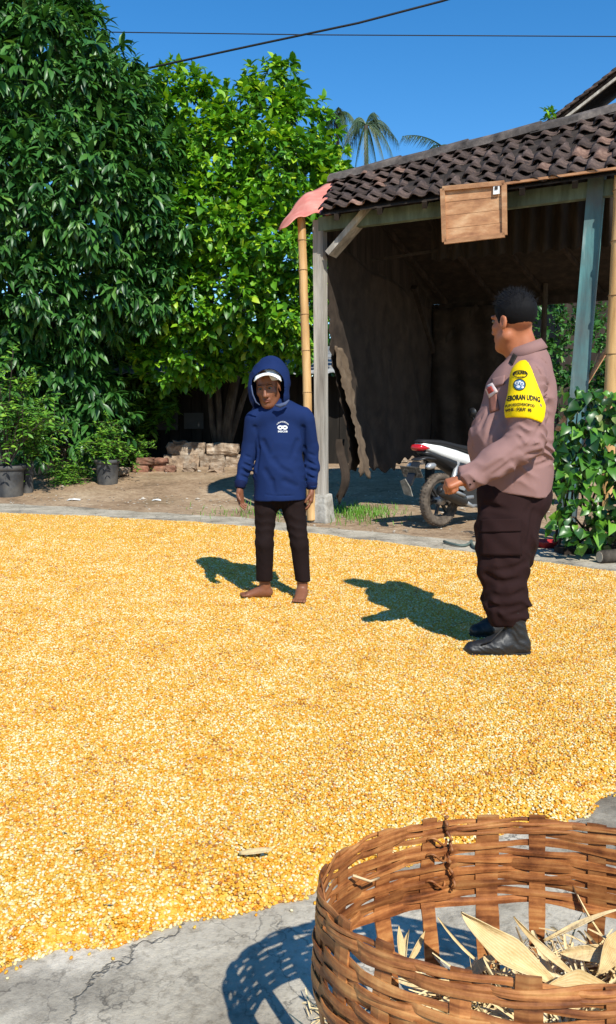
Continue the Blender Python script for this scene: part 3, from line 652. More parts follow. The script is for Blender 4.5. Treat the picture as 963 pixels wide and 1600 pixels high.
m = MB(); m.add([g0 - up_ * .02 + bl, g1 - up_ * .02 + bl, g1 - up_ * .02 + bk, g0 - up_ * .02 + bk], [(0, 1, 2, 3)]); m.add([g2 + bl, g1 + bl - UP * .02, g1 + bk - UP * .02, g2 + bk], [(3, 2, 1, 0)]); o = m.build('roof', M_TILE, house); s_ = o.modifiers.new('t', 'SOLIDIFY'); s_.thickness = .05
wy = Vector((0, .55, 0)); w0 = g0 + Vector((.45, 0, -.5)) + wy; w2 = g2 + Vector((-.45, 0, -.5)) + wy; wt = g1 + wy - UP * .25
m = MB(); m.add([(w0.x, w0.y, 0), (w2.x, w2.y, 0), w2, wt, w0, (w0.x, w0.y + 4, 0), (w2.x, w2.y + 4, 0), w2 + Vector((0, 4, 0)), wt + Vector((0, 4, 0)), w0 + Vector((0, 4, 0))], [(0, 1, 2, 3, 4), (9, 8, 7, 6, 5), (0, 4, 9, 5), (1, 6, 7, 2)]).build('wall', M_DARK_WOOD, house)

# ================================================================== things at the back of the yard
M_STONE = pm('old_plaster_block', [(0, (.10, .07, .05)), (.4, (.30, .21, .14)), (.75, (.46, .37, .28)), (1, (.62, .56, .48))], scale=6, detail=8, rough=.95, bump=.9, bscale=18, rand=.25, mottle=.6, mscale=5, mcol=(.07, .05, .035), bdist=.03)
M_BRICK = pm('old_red_brick', [(0, (.08, .04, .028)), (.5, (.24, .11, .07)), (1, (.36, .22, .15))], scale=8, detail=8, rough=.95, bump=.8, rand=.3, mottle=.5, mscale=6, mcol=(.06, .045, .03))
def block(parent, x0, x1, y0, y1, Y, mat, depth=.24, name='block', jit=.02):
    a, b = at(x0, y1, Y), at(x1, y0, Y); c = (a + b) / 2 + Vector((0, depth / 2, 0)); sz = (abs(b.x - a.x), depth, abs(b.z - a.z))
    m = MB(); nx = max(2, int(sz[0] / .09)); nz_ = max(2, int(sz[2] / .09)); bm = bmesh.new(); bmesh.ops.create_cube(bm, size=1)
    bmesh.ops.subdivide_edges(bm, edges=bm.edges[:], cuts=2, use_grid_fill=True)
    for v in bm.verts:
        p = Vector((v.co.x * sz[0], v.co.y * sz[1], v.co.z * sz[2])); corner = sum(abs(abs(q) - .5) < 1e-3 for q in v.co)
        p *= (1 - .05 * (corner - 1)); p += Vector((rnd.gauss(0, jit * .5), rnd.gauss(0, jit * .6), rnd.gauss(0, jit * .5))); v.co = c + p - parent.location
    me = bpy.data.meshes.new(name); bm.to_mesh(me); bm.free(); me.materials.append(mat); me.polygons.foreach_set('use_smooth', [False] * len(me.polygons))
    return link(bpy.data.objects.new(name, me), parent)
wl = thing('low_wall', 'crumbling pale block wall behind the man in blue', 'wall', gdirt(315, 728))
Yw = gdirt(315, 730).y
for (x0, x1, y0, y1) in ((254, 312, 710, 733), (311, 352, 709, 733), (351, 404, 710, 732), (260, 322, 691, 711), (321, 374, 693, 711), (270, 290, 689, 694)): block(wl, x0, x1, y0, y1, Yw + rnd.uniform(-.05, .1), M_STONE)
wl2 = thing('low_wall', 'short pale wall stub seen between post and hanging net', 'wall', gdirt(520, 724))
for (x0, x1, y0, y1) in ((498, 522, 700, 724), (520, 548, 702, 723), (500, 530, 682, 701), (528, 556, 684, 703), (548, 590, 700, 724), (585, 640, 700, 723)): block(wl2, x0, x1, y0, y1, gdirt(520, 724).y + rnd.uniform(-.05, .1), M_STONE)
wl3 = thing('low_wall', 'low brown earth-stained wall behind the potted plants', 'wall', gdirt(90, 742))
for (x0, x1, y0, y1) in ((52, 86, 716, 742), (84, 122, 717, 742), (56, 92, 694, 718), (90, 120, 697, 718), (-40, 5, 700, 745), (4, 54, 702, 744)): block(wl3, x0, x1, y0, y1, gdirt(90, 742).y + rnd.uniform(-.05, .1), M_STONE)
wl4 = thing('brick_heap', 'heap of loose red bricks left of the pale wall', 'bricks', gdirt(235, 736))
for (x0, x1, y0, y1) in ((206, 232, 726, 737), (230, 258, 724, 737), (212, 240, 716, 726), (238, 262, 716, 725), (258, 274, 728, 738), (190, 208, 730, 738)): block(wl4, x0, x1, y0, y1, gdirt(235, 737).y + rnd.uniform(-.1, .1), M_BRICK, .2, 'brick', .012)
for i, (px, py, w, lab) in enumerate(((296, 737, 10, 'rough stone lying at the foot of the pale wall'), (338, 738, 12, 'squarish stone fallen before the pale wall'), (190, 742, 9, 'small stone right of the middle pot'))):
    p = gdirt(px, py); o = thing('fallen_stone', lab, 'stone', p, 'stones fallen from the low walls'); q = block(o, px - w, px + w, py - w * 1.2, py, p.y, M_STONE, .2, 'stone', .03)

# dark hut under the trees
hutY = 17.2; h0, h1 = at(225, 690, hutY), at(520, 690, hutY); zt = at(300, 588, hutY).z; gz = float(dirt(0, hutY))
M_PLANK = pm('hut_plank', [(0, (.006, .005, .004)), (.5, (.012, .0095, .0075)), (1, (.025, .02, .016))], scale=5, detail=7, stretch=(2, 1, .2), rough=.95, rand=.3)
hut = thing('dark_hut', 'dark wooden hut in the shade below the trees', 'hut', (0, hutY, gz))
x = h0.x - 2.5
while x < h1.x + .8:
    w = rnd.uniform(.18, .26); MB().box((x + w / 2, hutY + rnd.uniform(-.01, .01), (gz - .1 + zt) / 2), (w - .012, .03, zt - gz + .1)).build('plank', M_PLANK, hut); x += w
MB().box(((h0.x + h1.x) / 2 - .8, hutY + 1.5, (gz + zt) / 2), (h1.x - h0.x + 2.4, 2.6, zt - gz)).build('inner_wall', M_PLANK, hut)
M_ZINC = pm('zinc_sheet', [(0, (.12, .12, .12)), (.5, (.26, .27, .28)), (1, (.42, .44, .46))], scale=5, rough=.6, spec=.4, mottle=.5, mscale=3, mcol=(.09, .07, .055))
V = []; n = 120
for i in range(n + 1):
    x = h0.x - 3 + (h1.x - h0.x + 4.2) * i / n; q = .025 * math.sin(i * 1.5)
    V += [(x, hutY - .85, zt + .02 + q), (x, hutY + 3.0, zt + 1.0 + q)]
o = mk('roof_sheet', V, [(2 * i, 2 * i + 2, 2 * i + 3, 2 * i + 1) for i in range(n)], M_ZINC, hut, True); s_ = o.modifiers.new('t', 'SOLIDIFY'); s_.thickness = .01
p0, p1 = at(241, 672, hutY - .06), at(278, 633, hutY - .06); MB().box((p0 + p1) / 2, (abs(p1.x - p0.x), .03, abs(p1.z - p0.z))).build('pale_board', pm('pale_board', (.06, .06, .06), rough=.9), hut)
p0, p1 = at(288, 670, hutY - .06), at(318, 645, hutY - .06); MB().box((p0 + p1) / 2, (abs(p1.x - p0.x), .03, abs(p1.z - p0.z))).build('pale_board', bpy.data.materials['pale_board'], hut)

# ---- plant pots
M_POT = pm('black_plastic', [(0, (.02, .02, .021)), (.5, (.045, .046, .048)), (1, (.09, .09, .09))], scale=6, rough=.65, spec=.4, mottle=.4, mscale=5, mcol=(.13, .11, .085))
M_SOIL = pm('soil', (.05, .035, .022), scale=30, rough=1, bump=1)
def pot(label, px0, px1, pyt, pyb):
    b = gdirt((px0 + px1) / 2, pyb); Yp = b.y + .16; w = (at(px1, pyt, Yp) - at(px0, pyt, Yp)).length / 2; h = at(0, pyt, Yp).z - b.z; c = Vector((b.x, Yp, b.z))
    t = thing('plant_pot', label, 'pot', c); T = Matrix.Translation(c)
    MB().lathe([(w * .80, 0), (w * .84, h * .3), (w * .90, h * .8), (w * .92, h * .84), (w * .9, h * .9), (w * .84, h * .9), (w * .78, h * .2), (0, h * .15)], 26, T).build('body', M_POT, t, True)
    MB().lathe([(w * .92, h * .84), (w, h * .86), (w * 1.01, h), (w * .93, h), (w * .90, h * .88)], 26, T).build('rim', M_POT, t, True)
    MB().lathe([(0, h * .87), (w * .5, h * .89), (w * .9, h * .86)], 20, T).build('soil', M_SOIL, t, True); return c, w, h
POT_A = pot('big black pot at the far left edge', -16, 34, 727, 762)
POT_B = pot('black pot half hidden behind the far left pot', 27, 48, 724, 756)
POT_C = pot('black plastic pot standing alone below the feathery shrub', 145, 184, 718, 748)

# ---- overhead wires
M_WIRE = pm('wire', (.012, .012, .013), rough=.6)
def wire(label, pts, r):
    P = []
    for i in range(len(pts) - 1):
        for t in np.linspace(0, 1, 6)[:-1]: P.append(pts[i].lerp(pts[i + 1], t))
    P.append(pts[-1]); tag(MB().tube(P, r, 6).build('power_line', M_WIRE, None, True), label, 'wire', 'overhead power lines')
wire('thin level power line across the blue sky', [at(-400, 44, 19), at(155, 50, 19), at(500, 54.5, 19), at(963, 57, 19), at(1500, 56, 19)], .011)
wire('thicker slanting power line running down into the trees', [at(120, 127, 15.0), at(225, 108, 15), at(400, 70, 14.6), at(560, 36, 14.2), at(690, 2, 14), at(900, -60, 13.5)], .017)

# ================================================================== TREES AND PLANTS
def leaf_shape(kind):
    """leaf along +y from 0 to 1, folded at the midrib; returns verts, faces"""
    if kind == 'lance': w = [(0, .015, 0), (.16, .10, .02), (.42, .155, .03), (.72, .11, .0), (1, .0, -.09)]
    elif kind == 'oval': w = [(0, .02, 0), (.14, .15, .02), (.42, .25, .03), (.72, .2, 0), (1, .0, -.09)]
    elif kind == 'heart': w = [(0, .02, 0), (.02, .30, .03), (.24, .44, .05), (.55, .31, .02), (1, .0, -.14)]
    else: w = [(0, .05, 0), (.3, .18, .01), (.65, .16, 0), (1, .0, -.05)]
    V = []; F = []
    for y, x, z in w:
        if x > 0: V += [(-x, y - (.06 if kind == 'heart' and y == .02 else 0), z + .35 * x), (0, y, z), (x, y - (.06 if kind == 'heart' and y == .02 else 0), z + .35 * x)]
        else: V.append((0, y, z))
    n = len(w) - 1
    for i in range(n - 1):
        a = 3 * i; F += [(a, a + 1, a + 4, a + 3), (a + 1, a + 2, a + 5, a + 4)]
    a = 3 * (n - 1); F += [(a, a + 1, a + 3), (a + 1, a + 2, a + 3)]
    return np.array(V, float), F
def frames(P, D, N):
    """stack of 3x3 rotations: columns side, axis, normal"""
    D = D / np.linalg.norm(D, axis=1, keepdims=True); S = np.cross(D, N); S /= np.linalg.norm(S, axis=1, keepdims=True) + 1e-9; N2 = np.cross(S, D)
    return np.stack([S, D, N2], 2)
def leaves(name, shape, P, D, N, size, mat, parent, nobj=300, vis=None):
    """all leaves of one plant: the ones that show largest as objects of their own, the rest as one mesh"""
    P = np.array(P); D = np.array(D); N = np.array(N); size = np.array(size); R = frames(P, D, N); root = np.array(parent.location)
    # which show largest: near the camera, inside the frame, facing it
    dd = np.linalg.norm(P - np.array([0, 0, CAM_H]), axis=1); yc = P[:, 1] * math.cos(TH) - (P[:, 2] - CAM_H) * math.sin(TH); zc = P[:, 1] * math.sin(TH) + (P[:, 2] - CAM_H) * math.cos(TH)
    ux = 481.5 + FPX * P[:, 0] / yc; uy = 800 - FPX * zc / yc; inside = (ux > 5) & (ux < 958) & (uy > 5) & (uy < 1590)
    score = size / dd * np.where(inside, 1, .0) * (.75 + .5 * rng.random(len(P)))
    if vis is not None: score = score * vis
    order = np.argsort(-score); own = order[:nobj]; own = own[score[own] > 0]; rest = np.setdiff1d(np.arange(len(P)), own)
    lv, lf = leaf_shape(shape)
    me = bpy.data.meshes.new('leaf'); me.from_pydata(lv.tolist(), [], lf); me.materials.append(mat); me.polygons.foreach_set('use_smooth', [True] * len(lf)); me.update()
    for i in own:
        o = bpy.data.objects.new('leaf', me); M_ = np.eye(4); M_[:3, :3] = R[i] * size[i]; M_[:3, 3] = P[i] - root; o.parent = parent; o.matrix_basis = Matrix(M_.tolist()); COL.objects.link(o)
    if len(rest):
        VV_ = (np.einsum('nij,kj->nki', R[rest], lv) * size[rest][:, None, None] + (P[rest] - root)[:, None, :]); nv = len(lv)
        Vs = VV_.reshape(-1, 3); FF = []; base = np.arange(len(rest)) * nv
        me2 = bpy.data.meshes.new(name); tri = [f for f in lf]
        loops = np.concatenate([np.concatenate([base[:, None] + np.array(f)[None, :] for f in tri], 1).reshape(-1)]); lens = np.array([len(f) for f in tri]); tot = np.tile(lens, len(rest)); st_ = np.concatenate([[0], np.cumsum(tot)[:-1]])
        me2.vertices.add(len(Vs)); me2.vertices.foreach_set('co', Vs.reshape(-1).astype(np.float32)); me2.loops.add(len(loops)); me2.loops.foreach_set('vertex_index', loops.astype(np.int32))
        me2.polygons.add(len(tot)); me2.polygons.foreach_set('loop_start', st_.astype(np.int32)); me2.polygons.foreach_set('loop_total', tot.astype(np.int32)); me2.polygons.foreach_set('use_smooth', np.ones(len(tot), bool))
        a = me2.attributes.new('tint', 'FLOAT', 'FACE'); a.data.foreach_set('value', np.repeat(rng.random(len(rest)), len(tri)).astype(np.float32))
        me2.materials.append(mat); me2.update(calc_edges=True); me2.validate()
        o = bpy.data.objects.new(name, me2); link(o, parent); o['kind'] = 'stuff'
def blob_points(blobs, per_m2, front=.72, inner=.62):
    """twig-end points on lumpy crown surfaces; blobs: (centre, radius)"""
    C = np.array([b[0] for b in blobs], float); Rr = np.array([b[1] for b in blobs], float); out = []; nrm = []
    for i in range(len(C)):
        n = int(per_m2 * 4 * math.pi * Rr[i] ** 2); d = rng.normal(size=(n, 3)); d /= np.linalg.norm(d, axis=1, keepdims=True)
        d[:, 1] = np.where((d[:, 1] > .1) & (rng.random(n) < front), -d[:, 1], d[:, 1])
        lump = 1 + .24 * wob(d[:, 0] * 3 + i * 7, d[:, 1] * 3, d[:, 2] * 3, 1.6, 6)
        r = Rr[i] * (1 - .38 * rng.random(n) ** 1.7) * lump; p = C[i] + d * r[:, None]; ok = np.ones(n, bool)
        for j in range(len(C)):
            if j != i: ok &= np.linalg.norm(p - C[j], axis=1) > inner * Rr[j]
        out.append(p[ok]); nrm.append(d[ok])
    return np.concatenate(out), np.concatenate(nrm)
def whorls(P, O, n_lo, n_hi, size, droop, spread=.9, jit=.25):
    LP, LD, LN, LS = [], [], [], []
    for p, o in zip(P, O):
        n = rnd.randint(n_lo, n_hi); a0 = rnd.random() * 6.28; o = o + rng.normal(size=3) * .35; o[2] += .15; o /= np.linalg.norm(o)
        x = np.cross(o, [0, 0, 1.0]); x /= np.linalg.norm(x) + 1e-6; y = np.cross(o, x); sz = size * rnd.uniform(.6, 1.25)
        for k in range(n):
            a = a0 + 2.4 * k + rnd.gauss(0, .2); rad = x * math.cos(a) + y * math.sin(a); t = k / max(1, n - 1)
            d = o * (.25 + .7 * t) + rad * spread * (1 - .35 * t) + np.array([0, 0, -droop * rnd.uniform(.5, 1.4)]) + rng.normal(size=3) * jit * .4
            nn = np.array([0, 0, 1.0]) + o * .7 + rng.normal(size=3) * jit
            LP.append(p - o * sz * .25 * (1 - t)); LD.append(d); LN.append(nn); LS.append(sz * rnd.uniform(.5, 1.2))
    return LP, LD, LN, LS
def ext(a, b): 
    for x, y in zip(a, b): x.extend(y)
M_BARK = pm('bark', [(0, (.018, .014, .010)), (.5, (.05, .04, .03)), (1, (.11, .09, .07))], scale=9, detail=8, stretch=(1, 1, .3), rough=.95, bump=1, bscale=20)
M_LEAF_D = leafmat('dark_leaf', [(0, (.014, .060, .012)), (.35, (.028, .105, .017)), (.7, (.048, .155, .025)), (.93, (.085, .21, .035)), (1, (.16, .29, .05))], rough=.42, trans=.2, spec=.5)
M_LEAF_M = leafmat('mid_leaf', [(0, (.032, .115, .008)), (.35, (.078, .24, .012)), (.65, (.14, .34, .016)), (.9, (.25, .46, .02)), (1, (.42, .56, .03))], rough=.42, trans=.30, spec=.5)
M_LEAF_F = leafmat('feathery_leaf', [(0, (.035, .12, .014)), (.4, (.08, .22, .018)), (.75, (.14, .31, .025)), (1, (.25, .42, .04))], rough=.5, trans=.25, spec=.4)
M_LEAF_B = leafmat('broad_leaf', [(0, (.010, .040, .007)), (.4, (.026, .10, .011)), (.75, (.07, .20, .016)), (.94, (.16, .34, .028)), (1, (.34, .32, .14))], rough=.36, trans=.22, spec=.55)
def pb(px, py, rpx, Y):
    p = at(px, py, Y); return (tuple(p), rpx * Y / FPX)
def trunk(parent, base, tops, r0, name='trunk'):
    t = MB(); b = Vector(base)
    for k, tp in enumerate(tops):
        tp = Vector(tp); m1 = b.lerp(tp, .4) + Vector((rnd.uniform(-.15, .15), rnd.uniform(-.1, .1), .15)); m0 = b + (m1 - b) * .5 + Vector((rnd.uniform(-.05, .05), 0, .08)); s = 1 if k == 0 else .6
        t.tube([b - Vector((0, 0, .1)), m0, m1, m1.lerp(tp, .5) + Vector((rnd.uniform(-.12, .12), 0, 0)), tp], [r0 * s * 1.25, r0 * s, r0 * s * .75, r0 * s * .5, r0 * s * .18], 9)
    return t.build(name, M_BARK, parent, True)

# big dark drooping-leaf tree at the left
tb = gdirt(150, 716); tb = Vector((tb.x - .6, 15.6, float(dirt(tb.x, 15.6))))
tree = thing('large_leaf_tree', 'tall dark tree with long drooping leaves at the left', 'tree', tb, 'trees behind the yard')
bl = [pb(10, 20, 125, 14.4), pb(95, 60, 75, 14.2), pb(75, 150, 125, 13.9), pb(-60, 190, 130, 14.0), pb(150, 190, 95, 13.9), pb(205, 250, 80, 14.2), pb(120, 300, 120, 13.6), pb(20, 320, 120, 13.4), pb(215, 350, 75, 14.0), pb(-70, 420, 120, 13.9), pb(50, 450, 115, 13.9), pb(150, 430, 95, 14.1), pb(-20, 560, 110, 14.3), pb(90, 560, 90, 14.6), pb(-60, 60, 120, 14.4), pb(-10, 110, 110, 14.2), pb(40, 240, 110, 13.9), pb(-60, 300, 110, 14), pb(205, 150, 42, 14.6), pb(40, 650, 70, 14.0), pb(130, 650, 80, 14.6), pb(230, 450, 70, 14.3)]
P, O = blob_points(bl, 23.0); W = whorls(P, O, 7, 10, .25, .8)
q = at(193, 82, 14.3)                                              # the lone spray that sticks out at the top
for k in range(9):
    e = np.array(q) + np.array([rnd.uniform(-.22, .25), 0, rnd.uniform(-.35, .12)]); ext(W, whorls([e], [np.array([.3, -.3, .7])], 6, 8, .19, .2))
leaves('crown', 'lance', *W, M_LEAF_D, tree, 300)
trunk(tree, tb, [at(40, 120, 14.4), at(120, 300, 14.0), at(-20, 330, 14.2), at(160, 200, 14.2)], .17)
print('left tree leaves', len(W[0]))

# brighter tree in the middle
tb = gdirt(330, 712); tb = Vector((at(345, 700, 16.2).x, 16.2, float(dirt(0, 16.2))))
tree = thing('bright_leaf_tree', 'bright green tree in the middle with sunlit rounded top', 'tree', tb, 'trees behind the yard')
bl = [pb(430, 150, 48, 15.6), pb(405, 205, 70, 15.4), pb(470, 215, 55, 15.4), pb(350, 260, 78, 15.0), pb(440, 290, 85, 14.8), pb(505, 285, 42, 15.0), pb(300, 185, 55, 15.6), pb(275, 145, 42, 15.8), pb(250, 205, 50, 15.8), pb(295, 290, 70, 15.0), pb(330, 360, 80, 14.6), pb(410, 385, 85, 14.5), pb(470, 400, 70, 14.7), pb(270, 400, 62, 14.6), pb(370, 460, 75, 14.6), pb(300, 480, 60, 14.6), pb(450, 480, 65, 14.8), pb(290, 545, 48, 14.9), pb(400, 530, 45, 15.2), pb(460, 545, 38, 15.3), pb(245, 330, 60, 15.4), pb(225, 420, 60, 15.2), pb(530, 255, 22, 15.3), pb(535, 400, 45, 15.6), pb(350, 540, 40, 15.2), pb(260, 560, 45, 15.0), pb(320, 575, 35, 15.2), pb(380, 565, 28, 15.4), pb(225, 520, 45, 15.2)]
P, O = blob_points(bl, 27.0); W = whorls(P, O, 6, 9, .185, .3, .85)
leaves('crown', 'oval', *W, M_LEAF_M, tree, 300)
trunk(tree, tb, [at(400, 260, 15.9), at(320, 330, 15.8), at(450, 400, 15.8), at(290, 470, 15.8)], .10)
print('mid tree leaves', len(W[0]))

# dense trees further behind, closing the view
def backtree(name, label, base, bl, dens, mat, shape, size, droop, nobj):
    t = thing(name, label, 'tree', base, 'trees behind the yard'); P, O = blob_points(bl, dens); W = whorls(P, O, 5, 8, size, droop); leaves('crown', shape, *W, mat, t, nobj)
    trunk(t, base, [b[0] for b in bl[:2]], .12); return t
b_ = Vector((at(200, 690, 19.5).x, 19.5, float(dirt(0, 19)))); backtree('shade_tree', 'shaded dark tree standing behind between the two big trees', b_, [pb(220, 300, 100, 19), pb(210, 480, 110, 19), pb(330, 500, 110, 19.2), pb(250, 620, 70, 18.6), pb(430, 560, 60, 19.4), pb(120, 620, 90, 18.4), pb(0, 620, 110, 18.4), pb(60, 420, 140, 18.4), pb(90, 240, 120, 18.6), pb(-40, 260, 130, 18.6), pb(20, 90, 120, 18.8), pb(150, 330, 100, 18.6), pb(130, 130, 70, 18.8)], 9, M_LEAF_D, 'oval', .3, .4, 0)
b_ = Vector((at(520, 690, 21).x, 21, float(dirt(0, 19)))); backtree('shade_tree', 'dark tree behind the gap left of the shed post', b_, [pb(510, 420, 60, 20.5), pb(490, 520, 60, 20.3), pb(525, 330, 40, 20.8), pb(470, 610, 50, 20), pb(450, 440, 80, 20.4), pb(400, 350, 85, 20.4), pb(330, 320, 75, 20.2), pb(460, 290, 60, 20.8)], 9, M_LEAF_D, 'oval', .28, .4, 0)

# feathery shrub in front of them
def feather(name, label, base, stems, leafl, mat, nobj, group=None, cat='shrub', stem_r=.016, lp=.055, side=8):
    t = thing(name, label, cat, base, group); W = ([], [], [], []); tw = MB()
    for (tip, bend) in stems:
        tip = Vector(tip); b = Vector(base) + Vector((rnd.uniform(-.08, .08), rnd.uniform(-.08, .08), 0)); mid = b.lerp(tip, .55) + Vector((0, 0, bend)); P = []
        for s in np.linspace(0, 1, 14): P.append(b * (1 - s) ** 2 + mid * 2 * s * (1 - s) + tip * s * s)
        tw.tube(P, [stem_r * (1 - .75 * i / 13) for i in range(14)], 5)
        for i in range(4, 14):
            for s_ in range(rnd.randint(side // 2, side) // 2):
                d = Vector((rnd.gauss(0, 1), rnd.gauss(0, 1) - .3, rnd.gauss(.1, .6))).normalized(); L_ = rnd.uniform(.16, .42); p0 = P[i]; p1 = p0 + d * L_ + Vector((0, 0, -.25 * L_)); tw.tube([p0, p0.lerp(p1, .5) + Vector((0, 0, .04)), p1], [.005, .004, .002], 4, False)
                n = int(L_ / lp) + 2
                for k in range(n):
                    f = (k + 1) / n; c = p0.lerp(p1, f) + Vector((0, 0, .04 * math.sin(f * 3.1)))
                    sd = d.cross(Vector((0, 0, 1))).normalized()
                    for sg in (-1, 1):
                        W[0].append(c); W[1].append(np.array(sd * sg * .9 + d * .5 + Vector((rnd.gauss(0, .25), rnd.gauss(0, .25), rnd.gauss(-.1, .3))))); W[2].append(np.array((rnd.gauss(0, .35), rnd.gauss(-.35, .35), 1.0))); W[3].append(leafl * rnd.uniform(.7, 1.3))
    tw.build('stems', M_BARK, t, True); leaves('foliage', 'small', *W, mat, t, nobj); return len(W[0])
b_ = gdirt(178, 722) + Vector((0, .5, 0)); b_.z = float(dirt(b_.x, b_.y)); Yb = b_.y
st_ = []
for (px, py) in ((90, 470), (120, 450), (160, 430), (130, 480), (230, 480), (260, 570), (180, 460), (100, 580), (205, 620), (150, 560), (275, 615), (245, 590), (190, 600), (195, 425), (225, 450), (250, 490), (270, 540), (285, 590), (240, 520), (200, 490), (170, 500), (140, 520), (100, 540), (75, 580), (110, 610), (150, 580), (190, 560), (215, 590), (235, 620), (175, 630), (205, 650), (140, 640), (255, 640), (85, 500), (60, 540), (210, 530), (160, 610), (125, 560)):
    st_.append((at(px + rnd.uniform(-12, 12), py, Yb - rnd.uniform(.2, 1.9)), rnd.uniform(.1, .5)))
print('shrub', feather('feathery_shrub', 'leafy shrub with fine pinnate leaves in front of the trees', b_, st_, .155, M_LEAF_F, 300, side=16))
c, w, h = POT_A; bb = c + Vector((0, 0, h * .87))
print(feather('potted_plant', 'thin twiggy plant growing in the far left pot', bb, [(at(px, py, c.y + rnd.uniform(-.5, .3)), rnd.uniform(.1, .3)) for px, py in ((20, 560), (45, 590), (70, 620), (0, 600), (-20, 580), (35, 640), (85, 650))], .085, M_LEAF_F, 120, 'potted plants', 'plant', .018, .09, 6))
c, w, h = POT_B; bb = c + Vector((0, 0, h * .87))
feather('potted_plant', 'small leafy plant in the half hidden pot', bb, [(at(px, py, c.y + rnd.uniform(-.2, .4)), rnd.uniform(.05, .2)) for px, py in ((60, 660), (50, 680), (80, 675), (40, 650))], .075, M_LEAF_F, 40, 'potted plants', 'plant', .01, .09, 6)
c, w, h = POT_C; bb = c + Vector((0, 0, h * .87))
feather('potted_plant', 'sparse low plant in the lone black pot', bb, [(at(px, py, c.y + rnd.uniform(-.2, .4)), rnd.uniform(.05, .2)) for px, py in ((150, 690), (165, 680), (185, 690), (200, 705), (140, 705), (175, 660))], .075, M_LEAF_F, 40, 'potted plants', 'plant', .01, .09, 6)
b_ = gdirt(110, 748)
feather('weed_clump', 'small weed clump on the earth right of the pots', b_, [(b_ + Vector((rnd.uniform(-.3, .3), rnd.uniform(-.2, .2), rnd.uniform(.08, .25))), .05) for _ in range(8)], .05, M_LEAF_F, 0, None, 'weeds', .005, .06, 6)
b_ = gdirt(205, 735)
feather('weed_clump', 'trailing weeds between the shrub and the brick heap', b_, [(b_ + Vector((rnd.uniform(-.3, .3), rnd.uniform(-.2, .2), rnd.uniform(.2, .5))), .05) for _ in range(8)], .06, M_LEAF_F, 0, None, 'weeds', .006, .06, 6)

# broad-leaved bush at the right, on the ground beside the officer
bb = gd(912, 862); bush = thing('broad_leaf_bush', 'dense bush with broad heart-shaped leaves at the right edge', 'bush', bb)
bl = [pb(925, 650, 48, 7.25), pb(900, 700, 48, 7.1), pb(960, 690, 60, 7.2), pb(890, 760, 45, 7.0), pb(945, 770, 62, 6.95), pb(905, 815, 48, 6.9), pb(975, 820, 50, 7.0), pb(1010, 740, 70, 7.3), pb(870, 690, 24, 7.3), pb(873, 742, 28, 7.2), pb(905, 625, 20, 7.3), pb(958, 630, 28, 7.3), pb(1030, 830, 50, 7.2)]
P, O = blob_points(bl, 88, .6, .45); LP, LD, LN, LS = [], [], [], []
for p, o in zip(P, O):
    d = np.array([o[0] * .6 + rnd.gauss(0, .35), o[1] * .5 - .15 + rnd.gauss(0, .3), -.55 + rnd.gauss(0, .4)]); LP.append(p); LD.append(d); LN.append(o * .7 + np.array([rnd.gauss(0, .55), -.15 + rnd.gauss(0, .5), .7 + rnd.gauss(0, .45)])); LS.append(rnd.uniform(.055, .14))
leaves('foliage', 'heart', LP, LD, LN, LS, M_LEAF_B, bush, 300); print('bush', len(LP))
tw = MB()
for k in range(26):
    q = P[rng.integers(len(P))]; b0 = bb + Vector((rnd.uniform(-.2, .25), rnd.uniform(-.1, .3), 0)); tw.tube([b0, b0.lerp(Vector(q), .5) + Vector((rnd.uniform(-.1, .1), 0, .15)), Vector(q)], [.014, .009, .004], 5)
tw.build('stems', M_BARK, bush, True)
# sunlit bush behind the shed, seen through its open back
bb = Vector((at(880, 600, 15.5).x, 15.5, float(dirt(0, 15.5)))); t = thing('hedge_bush', 'sunlit leafy bush seen through the back of the shed', 'bush', bb)
bl = [pb(850, 520, 60, 15.2), pb(900, 560, 70, 15.0), pb(950, 540, 70, 15.2), pb(830, 590, 60, 15.0), pb(880, 640, 70, 14.8), pb(960, 640, 70, 15), pb(830, 480, 45, 15.4), pb(800, 640, 60, 15), pb(780, 560, 40, 15.2)]
P, O = blob_points(bl, 26, .7); W = whorls(P, O, 5, 7, .125, .3); leaves('foliage', 'oval', *W, M_LEAF_D, t, 120)
tw = MB()
for k in range(14):
    q = Vector(P[rng.integers(len(P))]); tw.tube([bb, bb.lerp(q, .5), q], [.03, .02, .006], 5)
tw.build('stems', M_BARK, t, True)
